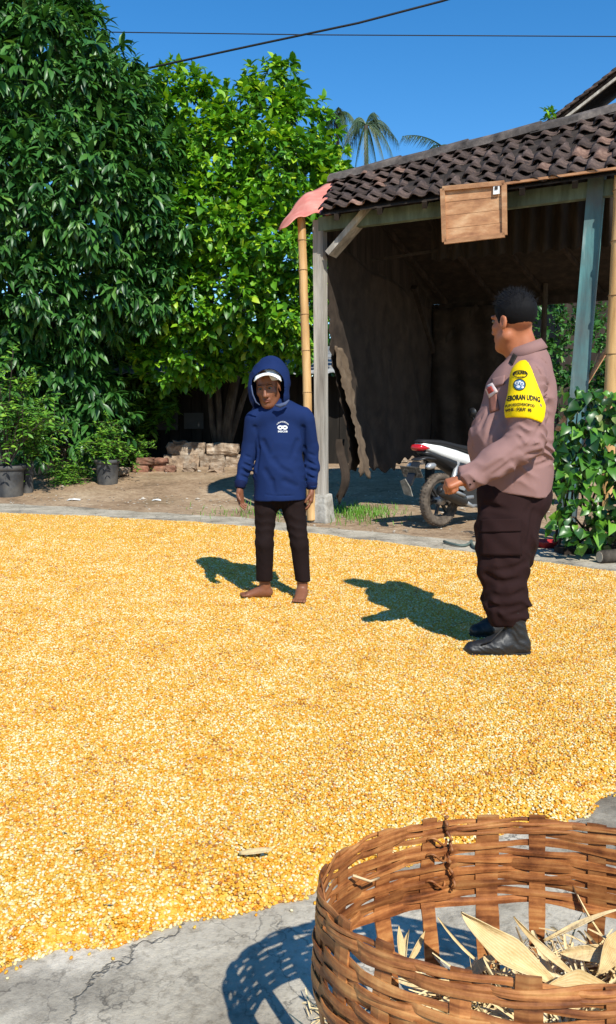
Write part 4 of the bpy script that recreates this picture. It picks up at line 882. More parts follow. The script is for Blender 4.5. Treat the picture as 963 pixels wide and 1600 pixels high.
# far palms behind the shed roof
M_PALM = leafmat('palm_leaf', [(0, (.03, .06, .025)), (.6, (.06, .11, .04)), (1, (.12, .15, .07))], rough=.5, trans=.2)
def palm(label, px, pyt, Y, fr):
    gz_ = float(dirt(0, Y)); top = at(px, pyt, Y); t = thing('palm_tree', label, 'tree', (top.x, Y, gz_), 'far palms behind the shed')
    MB().tube([(top.x, Y, gz_ - .1), (top.x + .1, Y, (gz_ + top.z) / 2), tuple(top)], [.12, .09, .06], 9).build('trunk', M_BARK, t, True)
    for (tx, ty, arch) in fr:
        tip = at(tx, ty, Y + rnd.uniform(-.8, .8)); mid = top.lerp(tip, .5) + Vector((0, 0, arch)); P = []; m = MB()
        for s in np.linspace(0, 1, 15): P.append(top * (1 - s) ** 2 + mid * 2 * s * (1 - s) + tip * s * s)
        m.tube(P, [.028 * (1 - .8 * i / 14) for i in range(15)], 4); L_ = (tip - top).length
        for i in range(2, 15):
            for sg in (-1, 1):
                dirv = (P[min(14, i + 1)] - P[i - 1]).normalized(); sd = dirv.cross(Vector((0, 0, 1))).normalized() * sg
                for q in range(3):
                    p = P[i] + dirv * (q * .05 + rnd.uniform(-.02, .02)); e = p + (sd * .30 + dirv * .25 + Vector((0, 0, -.38 - rnd.uniform(0, .25)))) * .75 * (1 - .45 * abs(i / 14 - .4)); w_ = dirv * .013
                    m.add([p - w_, p + w_, e], [(0, 1, 2)])
        o = m.build('frond', M_PALM, t)
palm('far palm with drooping fronds right of the bright tree', 572, 196, 26, [(540, 215, .5), (528, 250, .6), (555, 262, .5), (590, 268, .5), (612, 238, .5), (618, 215, .4), (556, 190, .3), (585, 180, .3), (600, 250, .6), (575, 270, .7), (545, 240, .6), (604, 195, .3)])
palm('far palm partly hidden by the bright tree', 527, 180, 28, [(510, 200, .4), (540, 195, .4), (535, 225, .6), (520, 240, .7), (552, 185, .3), (505, 230, .5), (545, 215, .5), (530, 170, .2)])
palm('far palm with one frond showing above the shed roof', 690, 228, 30, [(634, 212, .25), (660, 250, .4), (720, 250, .4), (700, 262, .4), (676, 262, .4)])
# sprig between the shed ridge and the gable
sp_ = Vector((at(858, 186, 12.2).x, 12.2, 0)); t = thing('slim_tree', 'top of a slim tree between shed ridge and gable', 'tree', sp_)
W = whorls([np.array(at(858 + rnd.uniform(-7, 7), 180 + rnd.uniform(-14, 16), 12.2 + rnd.uniform(-.1, .1))) for _ in range(16)], [np.array([0, -.3, .8])] * 16, 4, 6, .085, .3); leaves('crown', 'oval', *W, M_LEAF_M, t, 0)
MB().tube([sp_, at(858, 300, 12.2), at(858, 182, 12.2)], [.05, .035, .012], 6).build('trunk', M_BARK, t, True)
# grass tufts by the plinth
GV = []; GF = []
for k in range(900):
    px = rnd.gauss(560, 28) if rnd.random() < .75 else rnd.gauss(430, 60); py = rnd.gauss(803, 6) if rnd.random() < .8 else rnd.uniform(790, 822); p = gdirt(px, max(785, py)); h_ = rnd.uniform(.03, .11); a = rnd.random() * 6.28; d = Vector((math.cos(a), math.sin(a), 0)); s_ = Vector((-d.y, d.x, 0)) * .004; e = p + d * h_ * rnd.uniform(.3, .9) + Vector((0, 0, h_)); n0 = len(GV)
    m_ = p.lerp(e, .5) + Vector((0, 0, h_ * .15)); GV += [tuple(p - s_), tuple(p + s_), tuple(m_ + s_), tuple(m_ - s_), tuple(e)]; GF += [(n0, n0 + 1, n0 + 2, n0 + 3), (n0 + 3, n0 + 2, n0 + 4)]
tag(mk('grass', GV, GF, M_LEAF_F), 'sparse green grass around the foot of the shed post', 'grass', kind='stuff')

# ================================================================== SCOOTER
M_TYRE = pm('tyre_rubber', [(0, (.045, .035, .028)), (.5, (.10, .078, .06)), (1, (.19, .15, .115))], scale=14, rough=.95, bump=.5)
M_BLACKP = pm('black_plastic_panel', (.016, .016, .017), scale=9, rough=.42, spec=.5)
M_SEAT = pm('seat_vinyl', (.013, .013, .014), scale=20, rough=.6)
M_BWHITE = pm('white_body_panel', (.82, .82, .80), scale=6, rough=.25, spec=.5, coat=.5)
M_REDL, nt, b_, L_ = nodes('tail_light_red'); b_.inputs['Base Color'].default_value = (.45, .008, .012, 1); b_.inputs['Roughness'].default_value = .15; b_.inputs['Coat Weight'].default_value = .6
M_ALU = pm('dull_aluminium', (.42, .42, .42), scale=12, rough=.45, metallic=.6)
M_DMET = pm('dark_metal', (.035, .034, .034), scale=14, rough=.45, metallic=.3, spec=.5)
M_PLATE = pm('dusty_plate', [(0, (.03, .03, .03)), (.5, (.085, .08, .07)), (1, (.3, .28, .25))], scale=34, detail=4, rough=.6)
M_FLAP = pm('dusty_flap', [(0, (.10, .09, .075)), (.5, (.22, .205, .17)), (1, (.34, .32, .27))], scale=14, rough=.9)
rw = gd(686, 822); YAW = math.radians(41)
bike = thing('motor_scooter', 'white and black motor scooter parked under the shed', 'scooter', rw); bike.rotation_euler = (0, 0, YAW)
WR = .290
def bp_(mb, name, mat, parent=None, smooth=True): return mb.build(name, mat, parent or bike, smooth, False)
RX = Matrix.Rotation(math.pi / 2, 4, 'X')
def wheel(x, name='wheel'):
    T = Matrix.Translation((x, 0, WR)) @ RX; w = .052; e = thing_part(name)
    prof = [(WR - .075, -.030), (WR - .055, -w * .9), (WR - .03, -w), (WR - .010, -w * .75), (WR, -w * .3), (WR, w * .3), (WR - .010, w * .75), (WR - .03, w), (WR - .055, w * .9), (WR - .075, .030), (WR - .075, -.030)]
    ty = bp_(MB().lathe(prof, 44, T), name, M_TYRE)
    bp_(MB().lathe([(WR - .072, -.034), (WR - .095, -.03), (WR - .105, -.012), (WR - .105, .012), (WR - .095, .03), (WR - .072, .034)], 40, T), 'rim', M_TYRE if x < .5 else M_DMET, ty)
    for k in range(6):
        a = k * math.pi / 3 + .2; m = MB(); c = Vector((x, 0, WR)); d = Vector((math.cos(a), 0, math.sin(a))); m.beam(c + d * .03, c + d * (WR - .095), .032, .026, (0, 1, 0)); bp_(m, 'spoke', M_DMET, ty, False)
    bp_(MB().lathe([(0, -.06), (.055, -.055), (.06, 0), (.055, .055), (0, .06)], 16, T), 'hub', M_ALU, ty)
    return ty
def thing_part(n): return None
wheel(0); wheel(1.26)
# tread blocks on the rear tyre
m = MB()
for k in range(44):
    a = k * 2 * math.pi / 44
    for s in (-1, 1):
        c = Vector((math.cos(a + s * .03) * (WR - .002), s * .022, WR + math.sin(a + s * .03) * (WR - .002))); m.box(c, (.012, .034, .005), Matrix.Rotation(math.pi / 2 - a, 3, 'Y') if True else None)
bp_(m, 'tyre_tread', M_TYRE, None, False)
def loft(sections, name, mat, parent=None, n=14, sq=2.6):
    """sections: (x, zc, half height, half width) -> rounded body along x"""
    V = []; F = []
    for (x, zc, hh, hw) in sections:
        for k in range(n):
            a = 2 * math.pi * k / n; c, s = math.cos(a), math.sin(a); V.append((x, hw * math.copysign(abs(c) ** (2 / sq), c), zc + hh * math.copysign(abs(s) ** (2 / sq), s)))
    for i in range(len(sections) - 1):
        for k in range(n): F.append((i * n + k, i * n + (k + 1) % n, (i + 1) * n + (k + 1) % n, (i + 1) * n + k))
    F += [tuple(range(n))[::-1], tuple((len(sections) - 1) * n + k for k in range(n))]
    return mk(name, V, F, mat, parent or bike, True, False)
loft([(-.36, .885, .012, .05), (-.33, .880, .035, .09), (-.1, .82, .070, .135), (.15, .755, .085, .15), (.38, .70, .085, .14), (.5, .70, .03, .10)], 'side_panel', M_BWHITE)
loft([(-.34, .815, .02, .04), (-.26, .80, .035, .09), (0, .72, .065, .125), (.25, .63, .10, .14), (.5, .60, .08, .13), (.62, .52, .10, .12)], 'under_panel', M_BLACKP)
loft([(-.37, .925, .012, .05), (-.30, .928, .022, .085), (-.05, .905, .035, .115), (.2, .855, .04, .13), (.42, .82, .045, .13), (.6, .80, .04, .10), (.68, .79, .015, .06)], 'seat', M_SEAT)
loft([(-.415, .865, .015, .045), (-.39, .865, .035, .08), (-.33, .862, .036, .095), (-.28, .86, .02, .10)], 'tail_light', M_REDL)
loft([(-.40, .735, .012, .06), (-.30, .755, .02, .085), (-.1, .735, .025, .09), (.1, .67, .03, .08)], 'rear_fender', M_BLACKP)
m = MB(); m.prism([(-.52, .48), (-.50, .47), (-.37, .70), (-.39, .72)], .10, Matrix()); bp_(m, 'plate_holder', M_BLACKP, None, False)
m = MB(); R = Matrix.Rotation(math.radians(-30), 3, 'Y'); m.box((-.455, 0, .61), (.008, .27, .13), R); bp_(m, 'number_plate', M_PLATE, None, False)
m = MB(); m.prism([(-.06, .0), (.05, .02), (.06, .17), (-.02, .2), (-.06, .1)], .012, Matrix.Translation((-.50, 0, .36)) @ Matrix.Rotation(math.radians(90), 4, 'Z') @ Matrix.Rotation(math.radians(-22), 4, 'X')); bp_(m, 'mud_flap', M_FLAP, None, False)
for s in (-1, 1): loft([(-.37, .665, .012, .02), (-.33, .67, .035, .035), (-.26, .675, .03, .03), (-.23, .68, .01, .015)], 'turn_signal', M_ALU).location = (0, s * .13, 0)
# muffler on the near side
m = MB(); m.tube([(-.185, -.165, .415), (-.175, -.165, .412), (-.12, -.165, .395), (.18, -.165, .285), (.25, -.16, .26)], [.035, .062, .07, .066, .035], 18); mf = bp_(m, 'muffler', M_DMET)
m = MB(); m.tube([(-.188, -.165, .417), (-.20, -.165, .421)], [.03, .03], 14); bp_(m, 'muffler_tip', M_BLACKP, mf)
m = MB(); m.tube([(.24, -.16, .262), (.4, -.13, .2), (.55, -.08, .2)], [.03, .022, .02], 10); bp_(m, 'exhaust_pipe', M_ALU, mf)
m = MB(); m.tube([(-.06, -.23, .41), (.14, -.23, .34)], [.02, .02], 8); bp_(m, 'heat_shield', M_ALU, mf)
m = MB(); m.box((.12, .10, .30), (.5, .08, .15), Matrix.Rotation(math.radians(8), 3, 'Y')); m.box((.42, 0, .30), (.26, .22, .2)); bevel(bp_(m, 'engine', M_DMET, None, False), .02)
m = MB(); m.tube([(.02, -.10, .29), (.45, -.09, .30)], [.025, .03], 8); bp_(m, 'swing_arm', M_ALU)
m = MB(); m.tube([(.02, -.11, .31), (.16, -.11, .70)], [.028, .028], 10); bp_(m, 'shock_absorber', M_ALU)
m = MB(); m.prism([(-.02, .5), (.12, .40), (.26, .36), (.30, .42), (.18, .50), (.05, .56)], .05, Matrix.Translation((.10, -.08, 0))); bp_(m, 'engine_cover', M_ALU, None, False)
# front half
loft([(.55, .33, .05, .12), (.75, .30, .04, .14), (.95, .33, .05, .13)], 'floor_board', M_BLACKP)
loft([(.92, .55, .24, .14), (1.0, .62, .30, .17), (1.08, .70, .28, .15), (1.14, .74, .2, .08)], 'leg_shield', M_BWHITE)
loft([(1.0, 1.0, .06, .12), (1.08, 1.02, .08, .14), (1.18, .98, .06, .09)], 'headlight_cowl', M_BLACKP)
loft([(1.0, .60, .02, .05), (1.2, .63, .03, .07), (1.4, .58, .03, .06), (1.52, .5, .02, .04)], 'front_fender', M_BLACKP)
m = MB(); m.tube([(1.26, .08, .29), (1.06, .08, .9)], .022, 8); m.tube([(1.26, -.08, .29), (1.06, -.08, .9)], .022, 8); bp_(m, 'fork', M_DMET)
m = MB(); m.tube([(.95, -.34, 1.02), (1.02, -.15, 1.05), (1.02, .15, 1.05), (.95, .34, 1.02)], .016, 8); bp_(m, 'handlebar', M_DMET)
for s in (-1, 1): m = MB(); m.tube([(1.0, s * .28, 1.04), (.98, s * .33, 1.2)], .006, 6); m.lathe([(0, -.008), (.055, -.006), (.055, .006), (0, .008)], 14, Matrix.Translation((.98, s * .34, 1.24)) @ Matrix.Rotation(math.pi / 2, 4, 'Y')); bp_(m, 'mirror', M_BLACKP)
m = MB(); m.tube([(.38, .12, .22), (.30, .26, .01)], .012, 6); bp_(m, 'side_stand', M_DMET)

# ================================================================== small things on the ground
M_HOSE = pm('grey_green_hose', (.11, .14, .12), scale=8, rough=.6)
P = []
for k in range(60):
    t = k / 59; px = 694 + 150 * t + 14 * math.sin(t * 11); py = 846 + 5 * math.sin(t * 17) + 14 * t; q = gd(px, py, .022); P.append(q)
tag(MB().tube(P, .013, 7).build('garden_hose', M_HOSE, None, True), 'grey garden hose lying on concrete behind the officer', 'hose')
c = gd(862, 858, .0); rd = thing('red_basin', 'small red plastic basin on the ground below the bush', 'basin', c)
M_REDP = pm('red_plastic', (.42, .03, .03), scale=8, rough=.4, spec=.5); T = Matrix.Translation(c + Vector((-.02, .1, .0)))
MB().lathe([(0, 0), (.08, .0), (.115, .06), (.12, .062), (.115, .055), (.075, .01), (0, .008)], 22, T).build('bowl', M_REDP, rd, True)
MB().beam(c + Vector((-.02 - .11, .1, .058)), c + Vector((-.25, .06, .06)), .03, .01).build('handle', M_REDP, rd)
c = gd(943, 880, 0); lg = thing('short_log', 'short cut log with pale end lying under the bush', 'log', c)
MB().tube([c + Vector((-.04, -.02, .055)), c + Vector((.42, .10, .06))], [.055, .06], 12).build('bark', M_BARK, lg, True)
MB().tube([c + Vector((-.0435, -.0209, .055)), c + Vector((-.0405, -.0201, .055))], [.045, .045], 12).build('cut_face', pm('cut_wood', (.5, .42, .32), scale=30, rough=.9), lg)
c = gd(985, 872, 0); bd = thing('dark_board', 'dark weathered board lying at the right edge under the bush', 'board', c); MB().box(c + Vector((-.1, .3, .035)), (.9, .16, .05), Matrix.Rotation(.2, 3, 'Z')).build('plank', M_DARK_WOOD, bd)
for i, (px, py, s, lab) in enumerate(((116, 764, .10, 'white litter scrap on the earth near the left pots'), (160, 742, .14, 'pale rag lying beside the lone black pot'), (245, 765, .07, 'small pale scrap on open earth in the middle'))):
    c = gdirt(px, py); c.z += .008; V = [c + Vector((s * x, s * .6 * y, .02 * z)) for x, y, z in ((-1, -.5, 0), (-.2, -.9, .8), (.9, -.4, 0), (.8, .5, .6), (0, .8, 0), (-.8, .5, .7), (0, 0, 1.2))]
    o = mk('litter_scrap', V, [(k, (k + 1) % 6, 6) for k in range(6)], M_WHITE if i != 1 else M_FLAP); s_ = o.modifiers.new('t', 'SOLIDIFY'); s_.thickness = .004; tag(o, lab, 'litter', 'litter on the earth')

# ================================================================== BASKET AND HUSKS
def mat_cane():
    m, nt, b, L = nodes('split_bamboo')
    tc = nt.nodes.new('ShaderNodeTexCoord'); mp = nt.nodes.new('ShaderNodeMapping'); mp.inputs['Scale'].default_value = (9, 9, 120); L(tc.outputs['Object'], mp.inputs['Vector'])
    n1 = nt.nodes.new('ShaderNodeTexNoise'); n1.inputs['Scale'].default_value = 1; n1.inputs['Detail'].default_value = 6; L(mp.outputs[0], n1.inputs['Vector'])
    n2 = nt.nodes.new('ShaderNodeTexNoise'); n2.inputs['Scale'].default_value = 13; n2.inputs['Detail'].default_value = 7; n2.inputs['Roughness'].default_value = .7; L(tc.outputs['Object'], n2.inputs['Vector'])
    ad = nt.nodes.new('ShaderNodeMath'); ad.operation = 'ADD'; L(n1.outputs['Fac'], ad.inputs[0]); L(n2.outputs['Fac'], ad.inputs[1]); hf = nt.nodes.new('ShaderNodeMath'); hf.operation = 'MULTIPLY'; hf.inputs[1].default_value = .5; L(ad.outputs[0], hf.inputs[0])
    rp = ramp(nt, [(.34, (.045, .014, .005)), (.43, (.18, .056, .016)), (.53, (.36, .135, .040)), (.63, (.52, .25, .085)), (.76, (.66, .40, .18))]); L(hf.outputs[0], rp.inputs['Fac'])
    oi = nt.nodes.new('ShaderNodeObjectInfo'); mr = nt.nodes.new('ShaderNodeMapRange'); mr.inputs['To Min'].default_value = .68; mr.inputs['To Max'].default_value = 1.2; L(oi.outputs['Random'], mr.inputs['Value'])
    hv = nt.nodes.new('ShaderNodeHueSaturation'); L(mr.outputs[0], hv.inputs['Value']); L(rp.outputs[0], hv.inputs['Color']); L(hv.outputs[0], b.inputs['Base Color'])
    b.inputs['Roughness'].default_value = .5; b.inputs['Specular IOR Level'].default_value = .35
    bp = nt.nodes.new('ShaderNodeBump'); bp.inputs['Strength'].default_value = .5; bp.inputs['Distance'].default_value = .002; L(n1.outputs['Fac'], bp.inputs['Height']); L(bp.outputs[0], b.inputs['Normal'])
    return m
M_CANE = mat_cane()
BC = Vector((.331, 1.085, .012)); TILT = math.radians(-4.5)
bask = thing('woven_basket', 'large round woven bamboo basket with open sides in the foreground', 'basket', BC); bask.rotation_euler = (TILT, 0, 0)
AX, AY, RIM = .318, .245, .487
def prof_r(z): t = z / RIM; return .80 + .215 * min(1, t * 1.35) - .03 * max(0, t - .74) / .26
def bk(th, z, dr=0.0):
    r = prof_r(z); return Vector(((AX * r + dr) * math.cos(th), (AY * r + dr) * math.sin(th), z))
NS = 20
sth = [2 * math.pi * (k + rnd.uniform(-.13, .13)) / NS + .09 for k in range(NS)]
for k, th in enumerate(sth):                                       # upright staves
    wd = rnd.uniform(.026, .034) if k % 5 else .042; top = RIM + rnd.uniform(-.001, .010); tn = rnd.uniform(-.012, .012); V = []; F = []; n = 14
    for i in range(n + 1):
        z = top * i / n; c = bk(th + tn * i / n, z, .0015 * math.sin(i * 1.3 + k)); nrm = Vector((math.cos(th) / AX, math.sin(th) / AY, 0)).normalized(); tg = Vector((-nrm.y, nrm.x, 0)); w = wd / 2 * (1 - .12 * math.sin(i * .9 + k) ** 2); e = .0022
        V += [c - tg * w + nrm * e * .4, c + nrm * e * 1.3, c + tg * w + nrm * e * .4, c + tg * w - nrm * e, c - tg * w - nrm * e]
    for i in range(n):
        a = 5 * i
        for q in range(5): F.append((a + q, a + (q + 1) % 5, a + 5 + (q + 1) % 5, a + 5 + q))
    F += [(4, 3, 2, 1, 0), tuple(5 * n + q for q in range(5))]
    mk('stave', V, F, M_CANE, bask, False, False)
def strand(z0, ph, ht, amp, wav=.003, seed=0, twist=0.0, start=0.0, span=2 * math.pi, name='woven_strand', off=0.0):
    V = []; F = []; spn = int(NS * 8 * span / (2 * math.pi)); r1 = random.Random(seed); p1, p2, p3 = r1.random() * 6, r1.random() * 6, r1.random() * 6; th_ = .0016
    for i in range(spn + 1):
        th = start + span * i / spn; j = (th - .09) / (2 * math.pi) * NS
        s = math.cos(math.pi * j + ph); s = math.copysign(abs(s) ** .6, s); dr = amp * s + off
        z = z0 + wav * math.sin(th * 3 + p1) + wav * .6 * math.sin(th * 7 + p2) + twist * math.sin(math.pi * j + ph) ; h2 = ht / 2 * (1 + .22 * math.sin(th * 5 + p3) + .1 * math.sin(th * 17 + p1))
        nrm = Vector((math.cos(th) / AX, math.sin(th) / AY, 0)).normalized()
        V += [bk(th, z - h2, dr) - nrm * th_ * .6, bk(th, z - h2, dr) + nrm * th_ * .6, bk(th, z, dr) + nrm * th_ * 1.15, bk(th, z + h2, dr) + nrm * th_ * .6, bk(th, z + h2, dr) - nrm * th_ * .6, bk(th, z, dr) - nrm * th_]
    for i in range(spn):
        a = 6 * i
        for q in range(6): F.append((a + q, a + 6 + q, a + 6 + (q + 1) % 6, a + (q + 1) % 6))
    F += [tuple(range(6)), tuple(6 * spn + q for q in range(6))[::-1]]
    return mk(name, V, F, M_CANE, bask, False, False)
sd = 0
z = RIM - .006
for r in range(3):                                                  # twined rim of thin strands
    for q in (0, 1): strand(z, math.pi * (q + r), .0078, .0042, .0024, sd, .0034, rnd.random() * .5); sd += 1
    z -= .0092
for r in range(9):                                                 # plain weave below
    z -= .0121; st0 = rnd.random() * 6.28
    strand(z, math.pi * (r % 2), rnd.uniform(.0122, .0148), .0037, .0028, sd, 0, st0, 2 * math.pi * 1.04); sd += 1
    if r in (2, 5, 7): strand(z + .005, math.pi * (r % 2), .007, .0062, .003, sd + 50, .002, st0 + 1, 2.4)
for r in range(7): strand(.016 + .0158 * r, math.pi * (r % 2), .0135, .0058, .0025, sd, 0, rnd.random() * 6); sd += 1
# bottom: crossing splints
for k in range(9):
    x = (k - 4) * .055; w = math.sqrt(max(.01, 1 - (x / (AX * .8)) ** 2)) * AY * .8; MB().box((x, 0, .008 + .003 * (k % 2)), (.04, 2 * w, .003)).build('bottom_splint', M_CANE, bask, False, False)
    y = (k - 4) * .042; w = math.sqrt(max(.01, 1 - (y / (AY * .8)) ** 2)) * AX * .8; MB().box((0, y, .0135 + .003 * (k % 2)), (2 * w, .03, .003)).build('bottom_splint', M_CANE, bask, False, False)
# binding cord tied round one wide stave of the far side
th = math.radians(108.5); P = []; 
for k in range(46):
    t = k / 45; P.append(bk(th + .012 * math.sin(t * 13) - .05 * t, RIM + .012 - .135 * t, -.012 + .005 * math.sin(t * 40)))
MB().tube(P, [.0028 + .001 * math.sin(k * 2.0) for k in range(46)], 6).build('binding_cord', M_CANE, bask, True, False)
for zz in (-.03, -.058, -.105):
    P = [bk(th + .05 + .06 * math.cos(a) , RIM + zz + .008 * math.sin(a * 2), -.004 - .011 * math.sin(a)) for a in np.linspace(0, math.pi, 10)]; MB().tube(P, .0023, 5).build('binding_loop', M_CANE, bask, True, False)
P = [bk(math.radians(150), RIM - .04, -.015), bk(math.radians(144), RIM - .055, -.03), bk(math.radians(137), RIM - .062, -.022)]; MB().tube(P, .0022, 5).build('loose_splint', pm('pale_splint', (.62, .46, .26)), bask, True, False)

M_HUSK = pm('dry_husk', [(0, (.36, .24, .10)), (.45, (.60, .45, .23)), (1, (.78, .65, .41))], scale=7, detail=6, stretch=(1, 1, 1), rough=.7, bump=.5, bscale=60, rand=.12)
_nt = M_HUSK.node_tree; _b = _nt.nodes['Principled BSDF']; _src = _b.inputs['Base Color'].links[0].from_socket; _a = _nt.nodes.new('ShaderNodeAttribute'); _a.attribute_name = 'vein'; _m = _nt.nodes.new('ShaderNodeMixRGB'); _m.blend_type = 'MULTIPLY'; _m.inputs['Color2'].default_value = (.80, .70, .54, 1)
_nt.links.new(_a.outputs['Fac'], _m.inputs['Fac']); _nt.links.new(_src, _m.inputs['Color1']); _nt.links.new(_m.outputs[0], _b.inputs['Base Color'])
M_HUSK_D = pm('husk_heap', [(0, (.10, .06, .025)), (.5, (.30, .2, .09)), (1, (.60, .46, .24))], scale=26, detail=7, rough=.9, bump=1, bscale=60)
BW = Matrix.Translation(BC) @ Matrix.Rotation(TILT, 4, 'X'); bwi = BW.inverted()
def heap_z(x, y):                                                   # basket-local husk surface
    return .236 + .09 * (x / AX) + .02 * (y / AY) + .02 * math.sin(x * 21 + 1) * math.cos(y * 17) - .06 * max(0, (x * x / AX ** 2 + y * y / AY ** 2) - .45)
# loose heap of shreds: one mass
HV = []; HF = []; n = 24
for i in range(n + 1):
    for j in range(n + 1):
        a = 2 * math.pi * j / n; r = .90 * i / n; x, y = AX * r * math.cos(a), AY * r * math.sin(a); HV.append(BW @ Vector((x, y, heap_z(x, y) - .03 - (.03 if i == n else 0) + rnd.uniform(-.008, .008))))
for i in range(n):
    for j in range(n): HF.append((i * (n + 1) + j, (i + 1) * (n + 1) + j, (i + 1) * (n + 1) + j + 1, i * (n + 1) + j + 1))
mi = [0] * len(HF)
def ribbon(V, F, p, d, up, L_, w, curl, tw, nseg=7, keel=.25, cup=.0):
    d = d.normalized(); s = d.cross(up); s.normalize(); n0 = len(V); q = p.copy(); dd = d.copy(); u = s.cross(d).normalized()
    for i in range(nseg + 1):
        t = i / nseg; ww = w * (math.sin(math.pi * min(1, .12 + .88 * (1 - t))) ** .7 if t > .35 else (.45 + .55 * t / .35)); ss = s * math.cos(tw * t) + u * math.sin(tw * t); uu = u * math.cos(tw * t) - s * math.sin(tw * t)
        V += [q - ss * ww / 2 + uu * ww * (keel + cup), q - ss * ww * .22 + uu * ww * .04, q + ss * ww * .22 + uu * ww * .04, q + ss * ww / 2 + uu * ww * (keel + cup)]
        q = q + dd * (L_ / nseg); dd = (dd + u * curl / nseg).normalized(); u = s.cross(dd).normalized()
    for i in range(nseg):
        a = n0 + 4 * i
        for k in range(3): F.append((a + k, a + k + 1, a + 5 + k, a + 4 + k))
for k in range(1800):
    r = math.sqrt(rnd.random()) * .86; a = rnd.random() * 6.28; x, y = AX * r * math.cos(a), AY * r * math.sin(a)
    if x < -.10 and rnd.random() < .55: continue
    p = BW @ Vector((x, y, heap_z(x, y) + rnd.uniform(-.02, .015))); b = rnd.random() * 6.28; n0 = len(HF)
    ribbon(HV, HF, p, Vector((math.cos(b), math.sin(b), rnd.uniform(-.15, .55))), Vector((rnd.gauss(0, .4), rnd.gauss(0, .4), 1)), rnd.uniform(.05, .17), rnd.choice((.002, .003, .003, .004, .004, .005, .006, .008, .013)), rnd.uniform(-2.2, .8), rnd.uniform(-1.5, 1.5))
    mi += [1] * (len(HF) - n0)
o = mk('husk_shreds', HV, HF, [M_HUSK_D, M_HUSK], None, True, mi=mi); tag(o, 'tangled heap of dry husk shreds filling the basket', 'husks', kind='stuff')
# the larger husks one can pick out
def husk(label, pA, pB, w, up=(0, -.5, 1), curl=-.2, tw=.4, zA=None, keel=.16, split=0):
    a, b = Vector(pA), Vector(pB); d = (b - a); L_ = d.length * 1.05; d.normalize(); s = d.cross(Vector(up)).normalized(); u = s.cross(d).normalized(); V = []; F = []; nc, ns = 20, 18; q = a.copy(); dd = d.copy(); ph = rnd.random() * 6
    for i in range(ns + 1):
        t = i / ns; ww = w * min(1, .30 + 1.5 * t) * max(.02, (1 - t ** 2.6)) ** .75 * (1 + .07 * math.sin(t * 9 + ph)); ss = s * math.cos(tw * t) + u * math.sin(tw * t); uu = u * math.cos(tw * t) - s * math.sin(tw * t)
        for j in range(nc + 1):
            x = j / nc * 2 - 1; rg = (.016 if j % 2 else -.0) * w + .06 * w * math.sin(t * 7 + x * 3 + ph)
            V.append(q + ss * x * ww / 2 + uu * (keel * ww * x * x * 1.6 + rg))
        q = q + dd * (L_ / ns); dd = (dd + u * curl / ns + s * .25 * math.sin(t * 5 + ph) / ns).normalized(); u = s.cross(dd).normalized()
    for i in range(ns):
        for j in range(nc): k = i * (nc + 1) + j; F.append((k, k + 1, k + nc + 2, k + nc + 1))
    o = mk('corn_husk', V, F, M_HUSK, None, True); va = o.data.attributes.new('vein', 'FLOAT', 'POINT'); va.data.foreach_set('value', [min(1, max(0, (.75 if (k % (nc + 1)) % 2 else .0) + rnd.uniform(-.1, .25) + .5 * (1 - min(1, 4 * (k // (nc + 1)) / ns)))) for k in range(len(V))]); s_ = o.modifiers.new('t', 'SOLIDIFY'); s_.thickness = .0012
    tag(o, label, 'husk', 'dry husks in the basket'); return o
H = lambda px, py, z: gd(px, py, z)
husk('largest broad pale husk leaning across the middle of the basket', H(862, 1536, .325), H(722, 1432, .395), .046, (0.2, -.7, 1), .30, .75)
husk('pale folded husk beside the near rim of the basket', H(950, 1545, .335), H(858, 1542, .34), .045, (0, -.3, 1), .2, .5)
husk('narrow husk curling up at the basket right side', H(905, 1530, .33), H(795, 1440, .40), .013, (0, -.6, 1), .4, .8)
husk('upright narrow husk near the left staves of the basket', H(628, 1516, .25), H(622, 1450, .30), .017, (.6, -.8, .2), .1, .2)
husk('second upright narrow husk right of the left stave', H(630, 1518, .25), H(632, 1452, .29), .013, (-.4, -.8, .2), -.3, .3)
husk('pointed husk slanting right between two far staves', H(632, 1514, .25), H(664, 1458, .30), .012, (.5, -.8, .4), -.1, .2)
husk('pale husk tip poking out at the basket far left', H(586, 1505, .22), H(594, 1466, .27), .014, (.5, -.8, .2), .1, .2)
husk('yellowish bent husk behind the broad pale husk', H(735, 1525, .27), H(772, 1492, .29), .022, (0, -.5, 1), .1, .3)
husk('long thin husk reaching to the right rim', H(850, 1470, .31), H(960, 1420, .38), .012, (0, -.5, 1), -.3, .5)
husk('curled husk lying on the heap at the right', H(990, 1500, .35), H(880, 1475, .36), .03, (0, -.4, 1), -.5, .9)
husk('flat husk on the heap near the right frame edge', H(975, 1455, .36), H(925, 1520, .35), .035, (.2, -.5, 1), .2, .5)
# single husk lying out on the corn
p0, p1 = gd(374, 1333, .062), gd(426, 1332, .066); V = []; F = []; ribbon(V, F, p0, p1 - p0, Vector((0, -.35, 1)), (p1 - p0).length, .020, .25, .2, 10, .25); o = mk('corn_husk', V, F, M_HUSK, None, True); s_ = o.modifiers.new('t', 'SOLIDIFY'); s_.thickness = .0015; tag(o, 'single pale husk lying on the corn kernels', 'husk')
# dry tuft on the concrete at the foot of the basket
V = []; F = []
for k in range(26):
    p = gd(rnd.uniform(480, 525), rnd.uniform(1570, 1620), .008); b = rnd.random() * 6.28; ribbon(V, F, p, Vector((math.cos(b), math.sin(b), rnd.uniform(.1, .7))), Vector((0, 0, 1)), rnd.uniform(.02, .06), rnd.uniform(.002, .005), rnd.uniform(-1.5, .5), rnd.uniform(-1, 1), 5)
tag(mk('husk_fibres', V, F, M_HUSK, None, True), 'dry husk fibres on the concrete beside the basket foot', 'husk fibres', kind='stuff')

